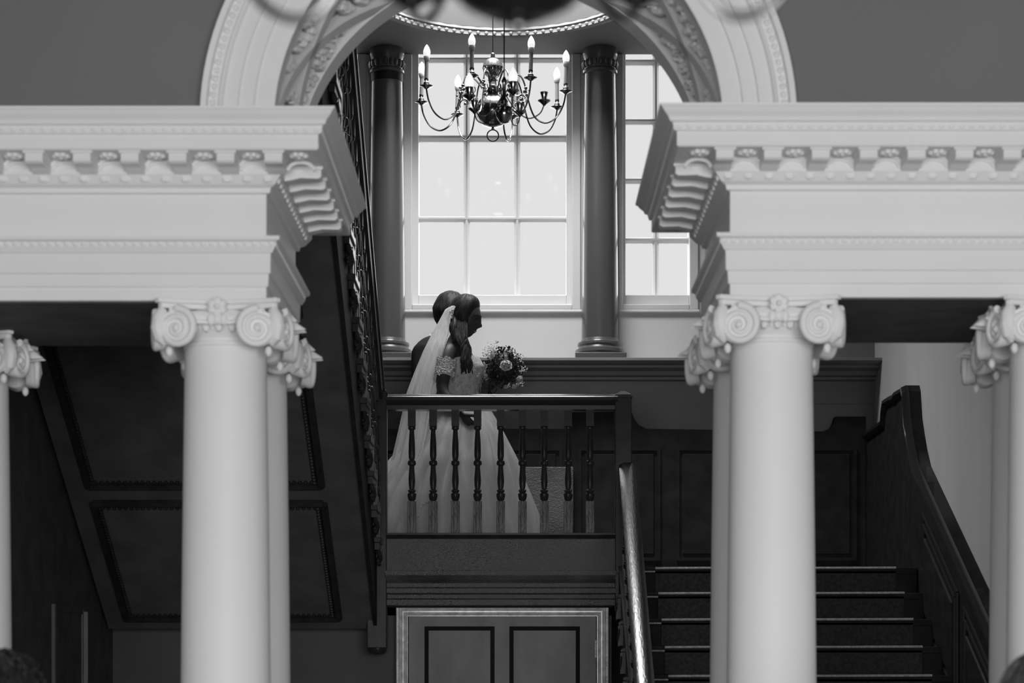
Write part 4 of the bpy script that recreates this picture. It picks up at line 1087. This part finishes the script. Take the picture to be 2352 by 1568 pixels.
# ---------------------------------------------------------------- groom
def G_(px, py, Y=12.92): return P(px, py, Y)
gx = G_(980, 0).x
gj = [G_(982, 985), G_(985, 925), G_(985, 862), G_(990, 812), G_(1008, 776), G_(1018, 752),
      G_(972, 812, 12.74), G_(966, 905, 12.70), G_(1000, 960, 12.72),
      G_(992, 812, 13.08), G_(1000, 905, 13.10), G_(1050, 925, 13.04),
      (gx, 12.84, FL+.88), (gx+.06, 12.84, FL+.50), (gx-.02, 12.84, FL+.09), (gx+.12, 12.84, FL+.04),
      (gx, 13.0, FL+.88), (gx-.02, 13.0, FL+.50), (gx-.12, 13.0, FL+.09), (gx+.02, 13.0, FL+.04)]
GM = HEAD_R(G_(1033, 717), math.radians(-8), math.radians(16), 0, .99)
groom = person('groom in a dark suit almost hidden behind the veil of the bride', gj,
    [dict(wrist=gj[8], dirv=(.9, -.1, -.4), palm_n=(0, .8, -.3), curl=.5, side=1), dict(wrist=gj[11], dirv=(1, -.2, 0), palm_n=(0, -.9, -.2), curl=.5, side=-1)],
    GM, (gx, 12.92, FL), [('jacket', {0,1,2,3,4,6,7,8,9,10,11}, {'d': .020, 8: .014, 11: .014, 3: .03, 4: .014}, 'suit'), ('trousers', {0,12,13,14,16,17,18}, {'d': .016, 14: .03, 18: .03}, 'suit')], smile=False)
MB().lathe([(.068,0),(.072,.01),(.064,.045),(.060,.05)], (0,0,0), 24).xf(Matrix.Translation(G_(1002, 792)) @ Matrix.Rotation(.35, 4, 'Y')).build('shirt_collar', 'lace', groom, smooth=True)
hair_cap(GM, groom, 'hair', .75, front=.55, low=-.35, noise_a=.006)
for q in (14, 18):
    MB().tube([Vector(gj[q])+Vector((-.05,0,-.045)), Vector(gj[q])+Vector((.05,0,-.04)), Vector(gj[q+1])+Vector((.05,0,0))], [.045, .048, .032], 12).xf(Matrix.Identity(4)).build('shoe', 'black', groom, smooth=True)

# ---------------------------------------------------------------- bouquet
bc = P(1157, 842, 12.33)
bq = thing('bouquet', 'round bouquet of dark leaves and pale roses held by the bride', 'bouquet', tuple(bc))
rn = random.Random(11); b = MB()
for i in range(1100):
    d = Vector((rn.gauss(0,1), rn.gauss(0,1), rn.gauss(0,1))).normalized(); r = rn.uniform(.06, .118)
    p = bc+Vector((d.x*r, d.y*r, d.z*r)); u = d.cross(Vector((rn.gauss(0,1), rn.gauss(0,1), rn.gauss(0,1)))).normalized(); n = (d+u*.8).normalized(); s_ = d.cross(n).normalized()
    L = rn.uniform(.010, .024); W = L*.36
    b.add([p, p+n*L*.5+s_*W, p+n*L, p+n*L*.5-s_*W, p+n*L*.5+d*.004], [(0,1,4),(1,2,4),(2,3,4),(3,0,4)])
b.sphere(bc, .085, 16, 10)
b.build('foliage', 'leaf', bq, kind='stuff')
def rose(c, R, d, n=14):
    d = Vector(d).normalized(); u = d.cross(Vector((0,0,1))).normalized(); w2 = u.cross(d); b = MB()
    for k in range(n):
        a = k*2.4; rr = R*(.15+.85*(k/n)**.8); tilt = .2+.75*(k/n)
        o_ = u*cos(a)+w2*sin(a); s_ = -u*sin(a)+w2*cos(a)
        base = Vector(c)+o_*rr*.25
        mid = Vector(c)+o_*rr*.8+d*R*(.75-.35*k/n); tip = Vector(c)+o_*rr*(.75+.35*k/n)+d*R*(1.1-.6*k/n)
        W = rr*.75+R*.12; vs = []
        for q, wq in ((base, .4), (mid, 1), (mid.lerp(tip, .7), .9), (tip, .5)):
            for e in (-1, -.6, -.2, .2, .6, 1): vs.append(q+s_*W*wq*e-o_*rr*.45*e*e)
        b.add(vs, [(i*6+j, i*6+j+1, (i+1)*6+j+1, (i+1)*6+j) for i in range(3) for j in range(5)])
    b.sphere(c, R*.5, 8, 6); return b
for (px, py, R, d, Y) in ((1163, 841, .040, (.0, -1, .15), 12.22), (1191, 870, .026, (.7, -.7, -.1), 12.26), (1116, 862, .020, (-.5, -.8, -.1), 12.25), (1180, 886, .018, (.4, -.7, -.6), 12.26), (1132, 818, .020, (-.4, -.8, .4), 12.25), (1172, 812, .022, (.3, -.5, .8), 12.28)):
    rose(P(px, py, Y), R, d).build('rose', 'rose', bq, smooth=True, sharp=60)
b = MB()
for (px, py, sp, n) in ((1130, 800, 15, 42), (1118, 810, 12, 26), (1192, 822, 10, 24), (1200, 848, 9, 24), (1108, 840, 9, 18), (1195, 880, 8, 18), (1165, 886, 8, 16), (1142, 785, 5, 14)):
    for i in range(n*2):
        c = P(px+rn.gauss(0, sp*.5), py+rn.gauss(0, sp*.5), 12.30+rn.uniform(-.08, .06)); b.sphere(c, rn.uniform(.002, .0045), 5, 4)
b.build('filler_blossom', 'filler', bq, smooth=True, kind='stuff')
b = MB()
for i in range(9):
    a = i*.7; b.tube([bc+Vector((.01*cos(a), .01*sin(a), -.07)), P(1126+3*cos(a), 893, 12.34)+Vector((0,.01*sin(a),0)), P(1124+5*cos(a), 912, 12.34)+Vector((0,.015*sin(a),0))], .0035, 6)
b.build('stems', 'leaf', bq)
b = MB().tube([P(1128, 879, 12.26), P(1140, 888, 12.24), P(1142, 893, 12.24), P(1135, 902, 12.25), P(1128, 899, 12.25), P(1128, 879, 12.26)], .004, 6)
b.tube([P(1128, 880, 12.26), P(1124, 895, 12.25), P(1125, 915, 12.25)], .0045, 6)
b.build('ribbon', 'ribbon', bq)

# ---------------------------------------------------------------- two guests whose hair shows at the bottom corners
def guest(label, px, py_top, Y, yaw, m_, kk, curly, cloth):
    top = P(px, py_top, Y); c = Vector((top.x, Y, top.z-.135)); g = c.z-.118-.06
    z = lambda f: f*c.z/1.56
    X, = (c.x,)
    J = [(X,Y,z(.92)),(X,Y,z(1.06)),(X,Y,z(1.22)),(X,Y,z(1.36)),(X,Y,z(1.43)),(X,Y+.0,z(1.50)),
         (X-.17,Y,z(1.34)),(X-.21,Y-.02,z(1.08)),(X-.20,Y+.06,z(.86)),(X+.17,Y,z(1.34)),(X+.21,Y-.02,z(1.08)),(X+.20,Y+.06,z(.86)),
         (X-.09,Y,z(.84)),(X-.10,Y,z(.48)),(X-.10,Y-.02,.09),(X-.11,Y+.10,.04),(X+.09,Y,z(.84)),(X+.10,Y,z(.48)),(X+.10,Y-.02,.09),(X+.11,Y+.10,.04)]
    J = [Vector(p) for p in J]
    Mx = HEAD_R(c, yaw, .05, 0, 1)
    p = person(label, J, [dict(wrist=J[8], dirv=(0, .2, -1), palm_n=(1, 0, 0), curl=.3, side=1), dict(wrist=J[11], dirv=(0, .2, -1), palm_n=(-1, 0, 0), curl=.3, side=-1)], Mx, (X, Y, 0),
        [('jacket', {0,1,2,3,6,7,8,9,10,11}, {'d': .022, 8: .014, 11: .014}, cloth), ('trousers', {0,12,13,14,16,17,18}, {'d': .018, 14: .03, 18: .03}, 'suit')], smile=False)
    h = hair_cap(Mx, p, m_, kk, front=.35, low=-.5, noise_a=.012, seed=px)
    rn = random.Random(px); b = MB()
    for i in range(260 if curly else 90):
        d = Vector((rn.gauss(0,1)-.3, rn.gauss(0,1), rn.gauss(0,1)+.5)).normalized()
        if d.x > .45 and d.z < .6: continue
        if curly:
            q = Vector((d.x*.112, d.y*.095, d.z*.137)); pts = []
            u = d.cross(Vector((0,0,1))).normalized(); w2 = d.cross(u)
            for k in range(8):
                a = k*.9; pts.append(q+(u*cos(a)+w2*sin(a))*.014+d*.003*k)
            b.tube(pts, .0045, 5)
        else:
            pts = []
            for k in range(8):
                s = k/7; e = Vector((d.x*(1-.2*s), d.y, d.z-.55*s*1.6)).normalized(); pts.append(Vector((e.x*.114, e.y*.093, e.z*.138)))
            b.tube(pts, .007, 5)
    b.xf(Mx); b.build('hair_strands', m_, h, smooth=True, kind='stuff')
guest('guest with dark curly hair at the bottom left corner', 8, 1512, 5.0, math.radians(80), 'hair', 1.0, True, 'suit')
guest('guest with lighter straight hair at the bottom right corner', 2392, 1500, 4.7, math.radians(110), 'hairgrey', 1.0, False, 'suit')
